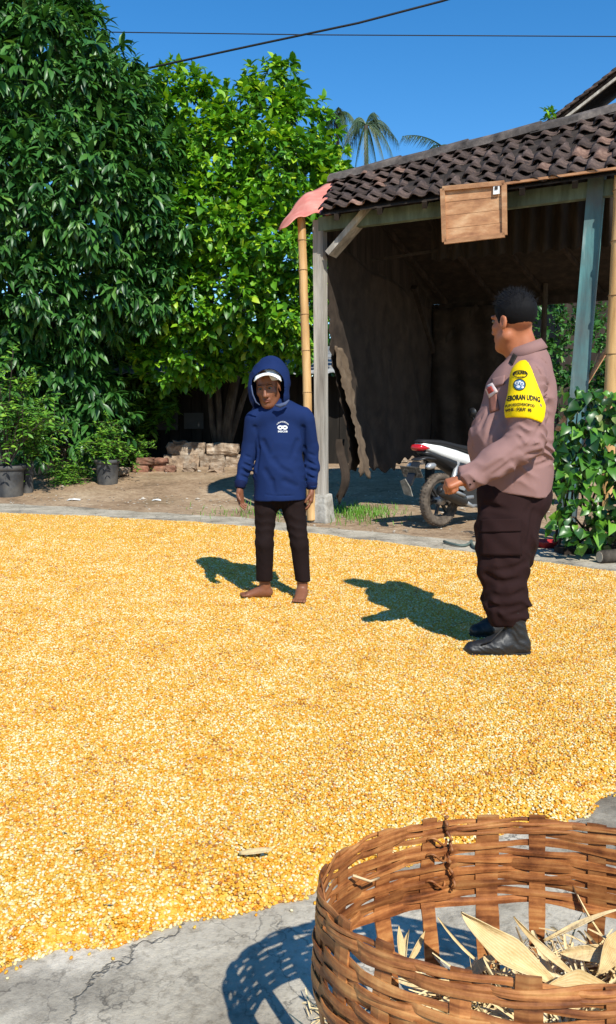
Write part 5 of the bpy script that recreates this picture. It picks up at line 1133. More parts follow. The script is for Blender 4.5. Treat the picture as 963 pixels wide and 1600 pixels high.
# ================================================================== PEOPLE
def cloth(name, col, rough=.85, scale=5, bump=.25, sheen=0, var=.12, mott=0):
    return pm(name, [(0, tuple(c * (1 - var) for c in col)), (1, tuple(min(1, c * (1 + var)) for c in col))], scale=scale, detail=6, rough=rough, bump=bump, bscale=260, bdist=.002, sheen=sheen, spec=.12, mottle=mott, mscale=4, mcol=tuple(c * .6 for c in col))
M_SKIN_F = pm('brown_skin', [(0, (.16, .058, .028)), (1, (.235, .092, .045))], scale=14, rough=.5, spec=.4, bump=.1, bscale=120, bdist=.002)
M_SKIN_O = pm('tan_skin', [(0, (.33, .105, .045)), (1, (.43, .15, .065))], scale=14, rough=.5, spec=.4, bump=.1, bscale=120, bdist=.002)
M_BLUE = cloth('navy_cotton', (.008, .020, .078))
M_BLUE_D = cloth('navy_rib', (.006, .011, .045))
M_BLUE_L = cloth('hood_lining', (.07, .09, .16))
M_PANTS = cloth('black_trousers', (.012, .0065, .006))
M_STRIPE = cloth('pale_stripe', (.7, .6, .55))
M_CAPW = cloth('white_cap', (.78, .77, .74))
M_LIP = pm('lips', (.22, .075, .05), rough=.5)
M_EYE = pm('eye_white', (.17, .13, .10), rough=.4); M_IRIS = pm('dark_iris', (.01, .007, .005), rough=.2)
M_HAIR, nt, b_, L_ = nodes('black_hair'); b_.inputs['Base Color'].default_value = (.006, .0055, .006, 1); b_.inputs['Roughness'].default_value = .75; b_.inputs['Specular IOR Level'].default_value = .12
M_SHIRT = cloth('brown_uniform', (.25, .140, .125), .8, 5, .25, 0, .08)
M_TROU = cloth('dark_brown_trousers', (.020, .0085, .008), .9)
M_YEL = cloth('yellow_armband', (.80, .56, .004), .6, 5, .1, 0, .05)
M_BOOT = pm('black_leather', (.012, .011, .0105), scale=30, rough=.5, spec=.5, bump=.15)
M_SOLE = pm('shoe_sole', (.018, .017, .016), scale=30, rough=.8)
M_BLK = pm('black_print', (.015, .012, .008), rough=.7); M_WPR = pm('white_print', (.7, .7, .72), rough=.7); M_BPR = pm('blue_print', (.06, .16, .28), rough=.7)

def A3(v): return np.array(v, float)
def add_hand(v, wrist, d, n, thumb, s=1.0, curl=(.5, .6, .5), spread=.12, rw=.024):
    """palm and five fingers; d: along the hand, n: out of the palm side, thumb: towards the thumb; curl bends towards n"""
    d = Vector(d).normalized(); n = Vector(n); n = (n - d * n.dot(d)).normalized(); th = Vector(thumb); th = (th - d * th.dot(d) - n * th.dot(n)).normalized(); w = Vector(wrist)
    pal = w + d * .085 * s
    for q in (-1, -.33, .33, 1): v.rc(w + d * .012 * s + th * q * .010 * s, w + d * .082 * s + th * q * .028 * s, .017 * s, .0155 * s, .016, (n, .85))
    for i, (off_, L) in enumerate(((.028, .070), (.010, .078), (-.009, .073), (-.027, .058))):
        p = w + d * (.086 - .005 * abs(i - 1)) * s + th * off_ * s; dd = (d + th * (off_ / .03) * spread).normalized(); nn = (n - dd * n.dot(dd)).normalized(); rr = .0090 * s
        for k, (fr_, c) in enumerate(zip((.45, .32, .25), curl)):
            c = c * (1 + .10 * (i - 1)); dd, nn = (dd * math.cos(c) + nn * math.sin(c)).normalized(), (nn * math.cos(c) - dd * math.sin(c)).normalized()
            q = p + dd * L * fr_ * s; v.rc(p, q, rr * (1 - .08 * k), rr * (.92 - .08 * k), .004); p = q
    t0 = w + d * .028 * s + th * .024 * s; t1 = t0 + (d * .55 + th * .75 + n * .25).normalized() * .036 * s; t2 = t1 + (d * .85 + th * .25 + n * .4).normalized() * .030 * s; t3 = t2 + (d * .9 - th * .05 + n * .5).normalized() * .024 * s
    v.rc(t0, t1, .0135 * s, .0115 * s, .012); v.rc(t1, t2, .0115 * s, .010 * s, .004); v.rc(t2, t3, .010 * s, .008 * s, .003)
def add_head(v, c, R, s=1.0, k=.02):
    """c: head centre (between the ears); R columns: right-of-face x, forward y, up z"""
    P = lambda x, y, z: Vector(c) + R @ (Vector((x, y, z)) * s); Rn = np.array(R)
    v.ell(P(0, -.012, .045), (.074 * s, .094 * s, .086 * s), Rn, k); v.ell(P(0, .028, -.03), (.060 * s, .066 * s, .083 * s), Rn, .03)
    v.rc(P(-.042, .0, -.055), P(-.018, .062, -.093), .026 * s, .022 * s, .025); v.rc(P(.042, .0, -.055), P(.018, .062, -.093), .026 * s, .022 * s, .025)
    v.ell(P(0, .074, -.094), (.022 * s, .020 * s, .018 * s), Rn, .015)
    for q in (-1, 1):
        v.ell(P(q * .046, .055, -.012), (.020 * s, .020 * s, .018 * s), Rn, .02); v.ell(P(q * .031, .096, .020), (.017 * s, .012 * s, .010 * s), Rn, .010, 's')
        v.rc(P(q * .012, .092, .036), P(q * .046, .078, .036), .009 * s, .008 * s, .012); v.ell(P(q * .012, .102, -.028), (.0095 * s, .011 * s, .008 * s), Rn, .006)
        v.ell(P(q * .076, -.012, .0), (.009 * s, .020 * s, .032 * s), Rn, .006); v.ell(P(q * .084, -.008, .004), (.006 * s, .010 * s, .018 * s), Rn, .003, 's')
    v.rc(P(0, .090, .026), P(0, .112, -.020), .0085 * s, .0115 * s, .010); v.ell(P(0, .114, -.023), (.011 * s, .011 * s, .010 * s), Rn, .008)
    v.rc(P(-.018, .090, -.052), P(.018, .090, -.052), .0072 * s, .0072 * s, .008); v.rc(P(-.016, .089, -.064), P(.016, .089, -.064), .0078 * s, .0078 * s, .008)
    v.rc(P(-.022, .094, -.058), P(.022, .094, -.058), .0022 * s, .0022 * s, .002, None, 's')
def face_parts(c, R, s, parent, body):
    P = lambda x, y, z: Vector(c) + R @ (Vector((x, y, z)) * s)
    for q in (-1, 1):
        T = Matrix.Translation(P(q * .031, .080, .020)) @ R.to_4x4() @ Matrix.Diagonal((1, 1, .72, 1)); n = 10
        pr = [(.0125 * s * math.sin(a), .0125 * s * math.cos(a)) for a in np.linspace(0, math.pi, 9)]
        e = MB().lathe(pr, 14, T).build('eye', M_EYE, parent, True); T2 = Matrix.Translation(P(q * .031, .0802, .0195)) @ R.to_4x4() @ Matrix.Rotation(-math.pi / 2, 4, 'X')
        MB().lathe([(.0062 * s, .0108 * s), (.004 * s, .0122 * s), (0, .0128 * s)], 12, T2).build('iris', M_IRIS, e, True)
        MB().tube([P(q * .014, .101, .040), P(q * .03, .100, .045), P(q * .050, .082, .040)], [.0016 * s, .0024 * s, .0012 * s], 6).build('eyebrow', M_HAIR, parent, True)
    MB().tube([P(-.022, .094, -.056), P(-.008, .0985, -.052), P(0, .098, -.0535), P(.008, .0985, -.052), P(.022, .094, -.056)], [.002 * s, .0042 * s, .0036 * s, .0042 * s, .002 * s], 8).build('upper_lip', M_LIP, parent, True)
    MB().tube([P(-.020, .094, -.060), P(0, .0985, -.065), P(.020, .094, -.060)], [.002 * s, .0055 * s, .002 * s], 8).build('lower_lip', M_LIP, parent, True)
def bvh_of(o):
    r = o
    while r.parent is not None: r = r.parent
    L0 = r.location; me = o.data
    return BVHTree.FromPolygons([v.co + L0 for v in me.vertices], [tuple(p.vertices) for p in me.polygons])
def stick(bvh, px, py, lift=.0025):
    """where the line of sight through a picture point meets a garment, lifted a little off the cloth"""
    d = ray(px, py).normalized(); h, nr, i, ds = bvh.ray_cast(CAMP, d)
    return None if h is None else h - d * lift
def text_mesh(txt, bold=0.0):
    c = bpy.data.curves.new('t', 'FONT'); c.body = txt; c.size = 1; c.offset = bold; c.resolution_u = 2; o = bpy.data.objects.new('t', c); COL.objects.link(o); bpy.context.view_layer.update()
    me = bpy.data.meshes.new_from_object(o.evaluated_get(bpy.context.evaluated_depsgraph_get())); V = [(v.co.x, v.co.y) for v in me.vertices]; F = [tuple(p.vertices) for p in me.polygons]
    bpy.data.objects.remove(o); bpy.data.curves.remove(c); bpy.data.meshes.remove(me); return V, F
def carve(v, bvh, lines, r=.012, depth=.006, k=.012, op='s'):
    """press creases (or raise folds) into a garment along lines of sight points"""
    for ln in lines:
        P = [stick(bvh, px, py, (r - depth) if op == 's' else -(r - depth)) for px, py in ln]
        for a, b in zip(P[:-1], P[1:]):
            if a is not None and b is not None and (a - b).length < .2: v.rc(a, b, r, r * .6, k, None, op)
def print_on(bvh, name, V2, F, mat, parent, lift=.003):
    pts = [stick(bvh, x, y, lift) for x, y in V2]; F = [f for f in F if all(pts[i] is not None for i in f)]
    pts = [p if p is not None else Vector((0, 0, -5)) for p in pts]; used = sorted({i for f in F for i in f}); mp = {j: k for k, j in enumerate(used)}
    if used: return mk(name, [pts[i] for i in used], [tuple(mp[i] for i in f) for f in F], mat, parent)
def text_on(bvh, txt, x0, y0, x1, y1, hgt, mat, parent, arc=0.0, bold=.02, name='lettering'):
    """text along a (bent) baseline in picture space, wrapped on the cloth"""
    V, F = text_mesh(txt, bold); xm = max(v[0] for v in V); L_ = math.hypot(x1 - x0, y1 - y0); dx, dy = (x1 - x0) / L_, (y1 - y0) / L_; W = []
    for x, y in V:
        t = x / xm; a = -arc * 4 * t * (1 - t); u = t * L_; W.append((x0 + dx * u + dy * y * hgt, y0 + dy * u + a - dx * y * hgt))
    return print_on(bvh, name, W, F, mat, parent)
def disc_on(bvh, cx, cy, rx, ry, mat, parent, name, r0=0.0, n=18, lift=.003, a0=0, a1=2 * math.pi):
    V = []; F = []
    for k in range(n + 1):
        a = a0 + (a1 - a0) * k / n; V += [(cx + rx * r0 * math.cos(a), cy + ry * r0 * math.sin(a)), (cx + rx * math.cos(a), cy + ry * math.sin(a))]
    for k in range(n): F.append((2 * k, 2 * k + 1, 2 * k + 3, 2 * k + 2))
    return print_on(bvh, name, V, F, mat, parent, lift)

# ------------------------------------------------------------------ the man in the blue hoodie
YF = 5.13; SF_ = FPX / (YF * 1.0)
def fj(px, py, dy=0.0): return at(px, py, YF + dy)
def fr(p): return p * YF / FPX
man = thing('person', 'barefoot person in blue hooded sweater and white cap standing on the corn', 'person', (fj(435, 930).x, YF, .05))
lo, hi = fj(355, 960, -.45), fj(512, 545, .4); lo = (fj(350, 900).x, YF - .42, .0); hi = (fj(512, 900).x, YF + .35, fj(430, 548).z)
fyaw = Matrix.Rotation(math.radians(170), 3, 'Z') @ Matrix.Rotation(math.radians(-15), 3, 'X') @ Matrix.Rotation(math.radians(5), 3, 'Y')
HC = fj(419.5, 607, -.035); HS = .94
def hoodie_torso(v):
    v.ch([(fj(437, 655), fr(32)), (fj(437, 690), fr(35)), (fj(437, 740, -.01), fr(38)), (fj(437, 785, -.01), fr(41.5))], .03, ((0, 1, 0), .68))
    v.ch([(fj(403, 654), fr(16)), (fj(437, 646), fr(20)), (fj(473, 651), fr(16))], .03)
def f_armL(v, g=0):
    v.ch([(fj(398, 656), fr(15) + g), (fj(391, 700, .03), fr(13.0) + g), (fj(383, 728, .01), fr(11.5) + g), (fj(376, 758, -.04), fr(8.5) + g)], .02)
def f_armR(v, g=0):
    v.ch([(fj(477, 656), fr(15) + g), (fj(485, 700, .05), fr(13.0) + g), (fj(488, 730, .04), fr(11.5) + g), (fj(487, 760, .0), fr(8.5) + g)], .02)
# body: head, neck, arms with hands, legs with bare feet, one surface
b = Vox(lo, hi, .0055)
add_head(b, HC, fyaw, HS); b.rc(fj(424, 625, .02), fj(435, 660, .03), .045, .055, .03)
b.ch([(fj(437, 655), fr(25)), (fj(437, 720), fr(27)), (fj(437, 760), fr(26))], .03, ((0, 1, 0), .6)); b.rc(fj(405, 655), fj(470, 655), .05, .05, .03)
f_armL(b, -.020); f_armR(b, -.020)
add_hand(b, fj(375, 764, -.045), fj(377, 800, -.08) - fj(375, 764, -.045), (.75, -.35, 0), (.35, -.9, 0), .86, (.28, .35, .25))
add_hand(b, fj(487, 765, .0), fj(485, 800, -.02) - fj(487, 765, .0), (-.9, .1, 0), (-.1, -.95, 0), .86, (.25, .35, .3))
def f_legs(v, g=0.0, end=905):
    v.ch([(fj(415, 775), fr(17.5) + g), (fj(415, 800), fr(17.0) + g), (fj(413.5, 850, -.02), fr(14.2) + g), (fj(413.5, 915, .02), fr(13.2) + g)], .012); v.ch([(fj(460, 775), fr(18) + g), (fj(461, 800), fr(17.5) + g), (fj(468, 850, -.02), fr(14.2) + g), (fj(474, 915, -.02), fr(11.8) + g)], .012)
f_legs(b, -.022)
for ank, toe, hd in ((fj(414, 912, .03), gd(397, 931, .052), -1), (fj(472, 914, -.02), gd(468, 940, .052), 1)):
    t = Vector(toe); a = Vector((ank.x, ank.y, 0)); d = Vector((t.x - a.x, t.y - a.y, 0)); L_ = .19; d.normalize(); sdv = Vector((-d.y, d.x, 0)); heel = Vector((ank.x, ank.y, .075)) - d * .025
    b.rc(ank + Vector((0, 0, .05)), heel + d * .02 + Vector((0, 0, .012)), .030, .031, .02); b.rc(heel, heel + d * .05, .027, .03, .02)
    ball = heel + d * .125; ball.z = .062
    for q in (-1, 0, 1): b.rc(heel + d * .04 + sdv * q * .008 + Vector((0, 0, .012)), ball + sdv * q * .021, .027, .0165, .022)
    for i, (q, L) in enumerate(((-.036, .030), (-.019, .036), (-.002, .040), (.014, .042), (.033, .048))):
        q = q * hd; s0 = ball + sdv * q + d * .012; b.rc(s0, s0 + d * L * .8 + Vector((0, 0, -.004)), .0085 + (.003 if i == 4 else 0), .0075 + (.0025 if i == 4 else 0), .006)
body = b.build('body', M_SKIN_F, man)
face_parts(HC, fyaw, HS, man, body)
# trousers
v = Vox((lo[0], lo[1], .1), (hi[0], hi[1], fj(430, 740).z), .007); f_legs(v, 0.0); v.ch([(fj(437, 750), fr(36)), (fj(437, 762), fr(34))], .02, ((0, 1, 0), .6)); v.cut(fj(440, 907), (0, 0, -1)); v.rc(fj(437, 790), fj(438, 880, 0), .010, .02, .015, None, 's')
v.disp(lambda X, Y, Z: -.0035 * fold(X, Y, Z, 42, (.25, .2, 1.0)) * np.exp(-((Z - .52) / .22) ** 2) - .003 * wob(X, Y, Z, 22)); v.build('trousers', M_PANTS, man)
# side stripe on the right trouser leg
tb_ = [fj(482, 786, -.075), fj(482, 830, -.06), fj(482.5, 870, -.06)]
# sweater
v = Vox((lo[0], lo[1], fj(430, 800).z), (hi[0], hi[1], fj(430, 600).z), .0062); hoodie_torso(v); v.cut(fj(437, 781), (.02, 0, -1))
v2 = Vox((lo[0], lo[1], fj(430, 800).z), (hi[0], hi[1], fj(430, 600).z), .0062); f_armL(v2); f_armR(v2); v2.cut(fj(378, 757, 0), (-.05, -.1, -1)); v.put((slice(None),) * 3, v2.v, .010, 'u')
def wr(X, Y, Z):
    w = -.0026 * fold(X, Y, Z, 24, (.75, .2, .55)) * np.exp(-((Z - fj(0, 730).z) / .16) ** 2) - .0012 * fold(X + 3, Y, Z, 30, (-.8, .3, .5)); arm = np.exp(-((np.abs(X - fj(437, 700).x) - .19) / .045) ** 2)
    return w - .0045 * arm * fold(X, Y, Z, 75, (.1, .2, 1.0)) * np.exp(-((Z - fj(0, 735).z) / .10) ** 2) - .0012 * wob(X, Y, Z, 15)
v.disp(wr); P_, Q_ = v.mesh(); bq_ = BVHTree.FromPolygons(P_.tolist(), Q_.tolist())
carve(v, bq_, [[(380, 724), (393, 729)], [(379, 734), (391, 740)], [(377, 743), (387, 747)], [(383, 712), (394, 716)], [(480, 721), (495, 727)], [(481, 733), (495, 737)], [(481, 744), (494, 748)], [(483, 709), (494, 713)]], .010, .005, .010)
carve(v, bq_, [[(398, 668), (404, 700), (401, 735), (397, 768)], [(474, 668), (475, 700), (478, 735)]], .012, .009, .012)
carve(v, bq_, [[(428, 718), (440, 732), (456, 740)], [(414, 736), (424, 752), (428, 768)], [(410, 690), (420, 708)], [(466, 690), (456, 716)], [(445, 752), (464, 760)]], .016, .005, .02)
carve(v, bq_, [[(397, 770), (415, 773), (437, 775), (460, 774), (479, 771)]], .004, .0025, .004)
hood_t = v.build('sweater', M_BLUE, man)
# hem band and cuffs
for (a, bq, r0, r1) in ((fj(376.5, 751, -.035), fj(375, 763, -.045), fr(9.8), fr(8.2)), (fj(487, 753, .005), fj(487, 765, .0), fr(9.8), fr(8.2))):
    MB().tube([a.lerp(bq, t) for t in (0, .15, .5, .85, 1)], [r0 * .85, r0, (r0 + r1) / 2, r1, r1 * .8], 18).build('cuff', M_BLUE_D, man, True)
# hood: shell with an open front, wrapped round head and neck
v = Vox((fj(375, 600).x, YF - .30, fj(0, 660).z), (fj(470, 600).x, YF + .30, fj(0, 548).z), .0045)
v.ell(fj(423, 593, .0), (fr(29.5), .14, fr(34)), None, .03); v.ell(fj(424, 571, .0), (fr(15), .09, fr(13)), None, .03); v.rc(fj(420, 604, -.02), fj(421, 616, -.015), fr(32), fr(31), .03, ((0, 1, 0), .85)); v.rc(fj(404, 645, .04), fj(448, 643, .04), .045, .045, .03)
ov = v.v.copy()
f_in = Vox((fj(375, 600).x, YF - .30, fj(0, 660).z), (fj(470, 600).x, YF + .30, fj(0, 548).z), .0045)
f_in.ell(fj(421, 600, -.02), (fr(26), .125, fr(29)), None, .03); f_in.rc(fj(420, 608, -.04), fj(420, 630, -.04), fr(27), fr(24), .03, ((0, 1, 0), .9))
f_in.rc(fj(419, 601, -.30), fj(419, 601, -.06), fr(21.5), fr(23), .01); f_in.rc(fj(419.5, 618, -.30), fj(419.5, 614, -.06), fr(20), fr(23), .02)
v.put((slice(None),) * 3, f_in.v, .006, 's'); v.disp(lambda X, Y, Z: -.0028 * fold(X, Y, Z, 34, (.4, .5, .8)) - .002 * wob(X, Y, Z, 25)); v.build('hood', M_BLUE, man)
# folded hood lining at the throat
MB().tube([fj(430, 633, -.125), fj(438, 634, -.14), fj(446, 631, -.135), fj(452, 625, -.12)], [.006, .013, .011, .004], 8).build('hood_lining', M_BLUE_L, man, True)
MB().tube([fj(393, 602, -.135), fj(395, 616, -.14), fj(400, 628, -.135), fj(406, 633, -.13)], [.003, .0045, .0045, .003], 6).build('hood_lining', M_BLUE_L, man, True)
# cap: crown inside the hood, white curved peak
V = []; F = []; n = 14
for i in range(n + 1):
    t = i / n * 2 - 1
    for j in range(5):
        s = j / 4; px = 418.5 + t * (19.5 + 2.5 * s); py = 585 + 3 * t * t + s * (3.0 + 4.5 * t * t) - (3.0 * (1 - t * t)) ; V.append(at(px, py, YF - .115 - .10 * s * (1 - .45 * t * t)))
for i in range(n):
    for j in range(4): a = i * 5 + j; F.append((a, a + 1, a + 6, a + 5))
o = mk('cap_peak', V, F, M_CAPW, man, True); s_ = o.modifiers.new('t', 'SOLIDIFY'); s_.thickness = .006
v = Vox((fj(390, 600).x, YF - .2, fj(0, 600).z), (fj(450, 600).x, YF + .16, fj(0, 560).z), .006); v.ell(fj(420.5, 594, -.02), (fr(22), .095, fr(21)), None, .01); v.cut(fj(420, 591, -.03), (0, .25, -1)); v.build('cap', M_CAPW, man)
# chest print: small arc of letters, two rings, a line of letters
bt_ = bvh_of(hood_t)
emb = disc_on(bt_, 438, 668, 4.2, 3.4, M_WPR, man, 'chest_emblem', .35)
disc_on(bt_, 445.5, 668, 4.2, 3.4, M_WPR, emb, 'emblem_ring', .35); disc_on(bt_, 441.7, 667.0, 2.6, 2.0, M_WPR, emb, 'emblem_dot', 0)
text_on(bt_, 'ORGANISASI', 432.5, 664.5, 451, 664.5, 3.2, M_WPR, man, 4.6, .02, 'chest_lettering'); text_on(bt_, 'IMSICOB', 434.5, 675.5, 449.5, 675.5, 4.0, M_WPR, man, 0, .03, 'chest_lettering')
print('man done')

# ------------------------------------------------------------------ the officer
YO = 4.0
def oj(px, py, dy=0.0): return at(px, py, YO + dy)
def orr(p): return p * YO / FPX
off = thing('person', 'person in brown uniform with yellow armband looking towards the other', 'person', (oj(790, 1010).x, YO, .05))
lo = (oj(680, 800).x, YO - .45, .0); hi = (oj(892, 800).x, YO + .42, oj(800, 440).z)
hyaw = Matrix.Rotation(math.radians(33), 3, 'Z') @ Matrix.Rotation(math.radians(-3), 3, 'X')      # face turned left and away
OC = oj(803, 506, .0); OS = 1.10
b = Vox(lo, hi, .0058)
add_head(b, OC, hyaw, OS); b.ch([(oj(811, 515, .01), .055), (oj(824, 556, .01), .060)], .02); b.rc(oj(800, 540, .02), oj(812, 556, .02), .05, .06, .03)
TORSO = [((826, 572), 34), ((815, 612), 52), ((798, 688), 62), ((800, 742), 59), ((801, 775), 59)]
def o_torso(v, g=0.0, k=.04):
    v.ch([(oj(p[0], p[1], .02), orr(r) + g) for p, r in TORSO], k, ((0, 1, 0), 1.08)); v.rc(oj(830, 584, -.12), oj(830, 584, .17), .062 + g, .062 + g, .05)
o_torso(b, -.045)
def o_armL(v, g=0.0):
    v.ch([(oj(826, 590, -.185), .078 + g), (oj(823, 640, -.225), .084 + g), (oj(824, 688, -.235), .080 + g)], .03); v.ch([(oj(822, 690, -.235), .080 + g), (oj(775, 722, -.265), .068 + g), (oj(724, 751, -.28), .056 + g)], .04)
def o_armR(v, g=0.0):
    v.ch([(oj(826, 590, .22), .075 + g), (oj(815, 690, .27), .07 + g), (oj(790, 755, .22), .055 + g)], .03)
o_armL(b, -.032); o_armR(b, -.022)
wl_ = oj(731, 747, -.28); hd_ = oj(699, 757, -.285) - wl_
add_hand(b, wl_, hd_, (.15, .25, -1), (-.25, .6, .55), 1.12, (1.25, 1.5, .9), .04)
add_hand(b, oj(788, 768, .21), Vector((-.1, 0, -1)), (-.8, -.3, 0), (-.5, -.8, 0), .95, (.4, .5, .4))
def o_legs(v, g=0.0):
    v.ch([(oj(797, 775, -.05), orr(51) + g), (oj(791, 835, -.09), orr(46) + g), (oj(786, 885, -.12), orr(37) + g), (oj(789, 930, -.135), orr(31.5) + g), (oj(792, 950, -.14), orr(31) + g), (oj(795, 972, -.14), orr(23) + g)], .03, ((0, 1, 0), .74))
    v.ch([(oj(803, 775, .11), orr(50) + g), (oj(796, 850, .15), orr(43) + g), (oj(787, 900, .17), orr(35) + g), (oj(784, 938, .19), orr(30) + g), (oj(784, 955, .19), orr(24) + g)], .03, ((0, 1, 0), .80))
o_legs(b, -.05); b.rc(oj(797, 950, -.14), oj(803, 1005, -.14), .030, .028, .02); b.rc(oj(784, 935, .19), oj(788, 975, .19), .030, .028, .02)
obody = b.build('body', M_SKIN_O, off); face_parts(OC, hyaw, OS, off, obody)
# short black hair
v = Vox(OC - Vector((.17, .17, .15)), OC + Vector((.17, .17, .22)), .0042); Rn = np.array(hyaw); HP = lambda x, y, z: OC + hyaw @ (Vector((x, y, z)) * OS)
v.ell(HP(0, -.012, .045), (.074 * OS, .094 * OS, .086 * OS), Rn, .02);
def hairoff(X, Y, Z):
    dx, dy, dz = X - OC.x, Y - OC.y, Z - OC.z; ly = (Rn[0, 1] * dx + Rn[1, 1] * dy + Rn[2, 1] * dz) / OS; lz = (Rn[0, 2] * dx + Rn[1, 2] * dy + Rn[2, 2] * dz) / OS
    hl = -.024 + np.clip(ly + .03, 0, .12) * .5                          # the hairline climbs towards the front
    g = np.clip((lz - hl) / .075, -.4, 1); return -((.013 - .005 * np.clip((-.02 - ly) / .06, 0, 1)) * g - .002) * OS - .0013 * np.clip(g, 0, 1) * np.sin(X * 400 + 8 * wob(X, Y, Z, 30)) * np.sin(Y * 360 + 7 * wob(X, Y, Z + 1, 34)) - .012 * np.clip((lz - .09) / .05, 0, 1) * np.clip((ly + .02) / .06, 0, 1)
v.disp(hairoff)
v.ell(HP(0, .115, .005), (.105 * OS, .080 * OS, .062 * OS), Rn, .010, 's')                           # forehead and face stay free
for q in (-1, 1):
    v.ell(HP(q * .082, -.006, -.008), (.020 * OS, .024 * OS, .032 * OS), Rn, .006, 's'); v.rc(HP(q * .071, .024, .045), HP(q * .072, .014, .004), .010 * OS, .005 * OS, .006)
hair = v.build('hair', M_HAIR, off)
# strands standing on the crown
tv = MB(); hb = bvh_of(hair)
for k in range(650):
    a = rnd.random() * 6.28; el = rnd.uniform(.25, 1.45); dr = hyaw @ Vector((math.cos(a) * math.cos(el), math.sin(a) * math.cos(el), math.sin(el))); c0 = HP(0, -.01, .05); h_, n_, i_, d_ = hb.ray_cast(c0 + dr * .4, -dr)
    if h_ is None: continue
    t_ = (dr + hyaw @ Vector((rnd.gauss(0, .5), .55 + rnd.gauss(0, .4), .2))).normalized(); e = h_ + t_ * rnd.uniform(.014, .032); s_ = t_.cross(dr).normalized() * .0016
    tv.add([h_ - s_ - dr * .003, h_ + s_ - dr * .003, e], [(0, 1, 2)])
tv.build('hair_strands', M_HAIR, hair)
# trousers, cargo pocket
v = Vox((lo[0], lo[1], .12), (hi[0], hi[1], oj(800, 735).z), .0068); o_legs(v); v.ch([(oj(803, 750, .02), orr(55)), (oj(806, 770, .02), orr(54))], .03, ((0, 1, 0), .95)); v.ell(oj(832, 780, .02), (orr(26), .15, orr(26)), None, .03)
zc = oj(790, 962, -.14).z
v.cut(oj(790, 978, -.14), (0, 0, -1), .012)
def wt(X, Y, Z):
    lowf = np.exp(-((Z - zc - .03) / .07) ** 2); mid = np.exp(-((Z - oj(0, 890).z) / .14) ** 2)
    return -.009 * lowf * fold(X, Y, Z, 36, (.15, .2, 1.0)) - .005 * mid * fold(X, Y, Z, 26, (.5, .1, .8)) - .004 * wob(X, Y, Z, 18) - .004 * fold(X + 2, Y, Z, 22, (.9, .2, .3))
v.disp(wt); P_, Q_ = v.mesh(); bq_ = BVHTree.FromPolygons(P_.tolist(), Q_.tolist())
carve(v, bq_, [[(850, 775), (836, 800), (826, 850)], [(838, 782), (824, 800)], [(756, 790), (790, 796)], [(822, 880), (800, 890), (775, 892)], [(760, 900), (785, 912), (812, 905)], [(820, 925), (795, 935), (770, 930)], [(762, 945), (790, 953), (815, 947)], [(818, 958), (790, 964)]], .016, .008, .016)
tro = v.build('trousers', M_TROU, off); tbv = bvh_of(tro)
def patch(bvh, poly, name, mat, parent, lift, th, nx=10, ny=10):
    """a flat cloth piece laid on a garment: poly = four picture corners"""
    (ax, ay), (bx, by), (cx, cy), (dx, dy) = poly; V = []
    for i in range(nx + 1):
        for j in range(ny + 1):
            s, t = i / nx, j / ny; px = (1 - t) * ((1 - s) * ax + s * bx) + t * ((1 - s) * dx + s * cx); py = (1 - t) * ((1 - s) * ay + s * by) + t * ((1 - s) * dy + s * cy); V.append(stick(bvh, px, py, lift))
    if any(p is None for p in V): 
        g = [p for p in V if p is not None]; 
        if not g: return None
        ym = sum(p.y for p in g) / len(g); V = [p if p is not None else at(800, 800, ym) for p in V]
    F = [(i * (ny + 1) + j, (i + 1) * (ny + 1) + j, (i + 1) * (ny + 1) + j + 1, i * (ny + 1) + j + 1) for i in range(nx) for j in range(ny)]
    o = mk(name, V, F, mat, parent, True); m = o.modifiers.new('t', 'SOLIDIFY'); m.thickness = th; m.offset = 0; return o
pk = patch(tbv, [(752, 822), (812, 820), (815, 868), (752, 868)], 'cargo_pocket', M_TROU, off, .010, .016); patch(tbv, [(750, 812), (814, 810), (815, 830), (750, 832)], 'pocket_flap', M_TROU, pk, .022, .008)
# boots
def boot(ank, toe_px, heel_px, zt, dyc, name='boot'):
    v = Vox((oj(700, 990).x, ank.y - .12, .02), (oj(850, 990).x, ank.y + .12, .36), .005); heel = Vector((oj(heel_px, 1000, dyc).x, ank.y, .088)); toe = Vector((oj(toe_px, 1000, dyc).x, ank.y - .015, .082)); L_ = (toe - heel)
    v.rc(ank + Vector((-.008, 0, .13)), heel + Vector((-.048, 0, .03)), .050, .044, .02); v.rc(heel + Vector((-.038, 0, .0)), heel + L_ * .5, .044, .046, .02); v.rc(heel + L_ * .45 + Vector((0, 0, .012)), toe + Vector((.045, 0, -.002)), .046, .036, .03, ((0, 1, 0), 1.12)); v.rc(ank + Vector((-.012, 0, -.03)), heel + L_ * .52 + Vector((0, 0, .012)), .040, .036, .03)
    v.cut((0, 0, .062), (0, 0, -1), .004); v.disp(lambda X, Y, Z: -.0016 * fold(X, Y, Z, 90, (.6, .2, .9))); o = v.build(name, M_BOOT, off)
    s = Vox((oj(700, 990).x, ank.y - .12, .02), (oj(850, 990).x, ank.y + .12, .12), .005); s.rc(heel + Vector((-.038, 0, -.01)), heel + L_ * .5, .048, .046, .02); s.rc(heel + L_ * .45, toe + Vector((.045, 0, -.01)), .048, .040, .02, ((0, 1, 0), 1.12)); s.cut((0, 0, .068), (0, 0, 1), .003); s.cut((0, 0, .046), (0, 0, -1), .003); s.build('sole', M_SOLE, o); return o
bo = boot(oj(799, 985, -.15), 722, 828, .1, -.15); MB().tube([oj(785, 983, -.21), oj(768, 1001, -.212), oj(752, 1008, -.20)], .004, 6).build('lace', M_SOLE, bo, True)
boot(oj(786, 958, .19), 730, 800, .1, .19)
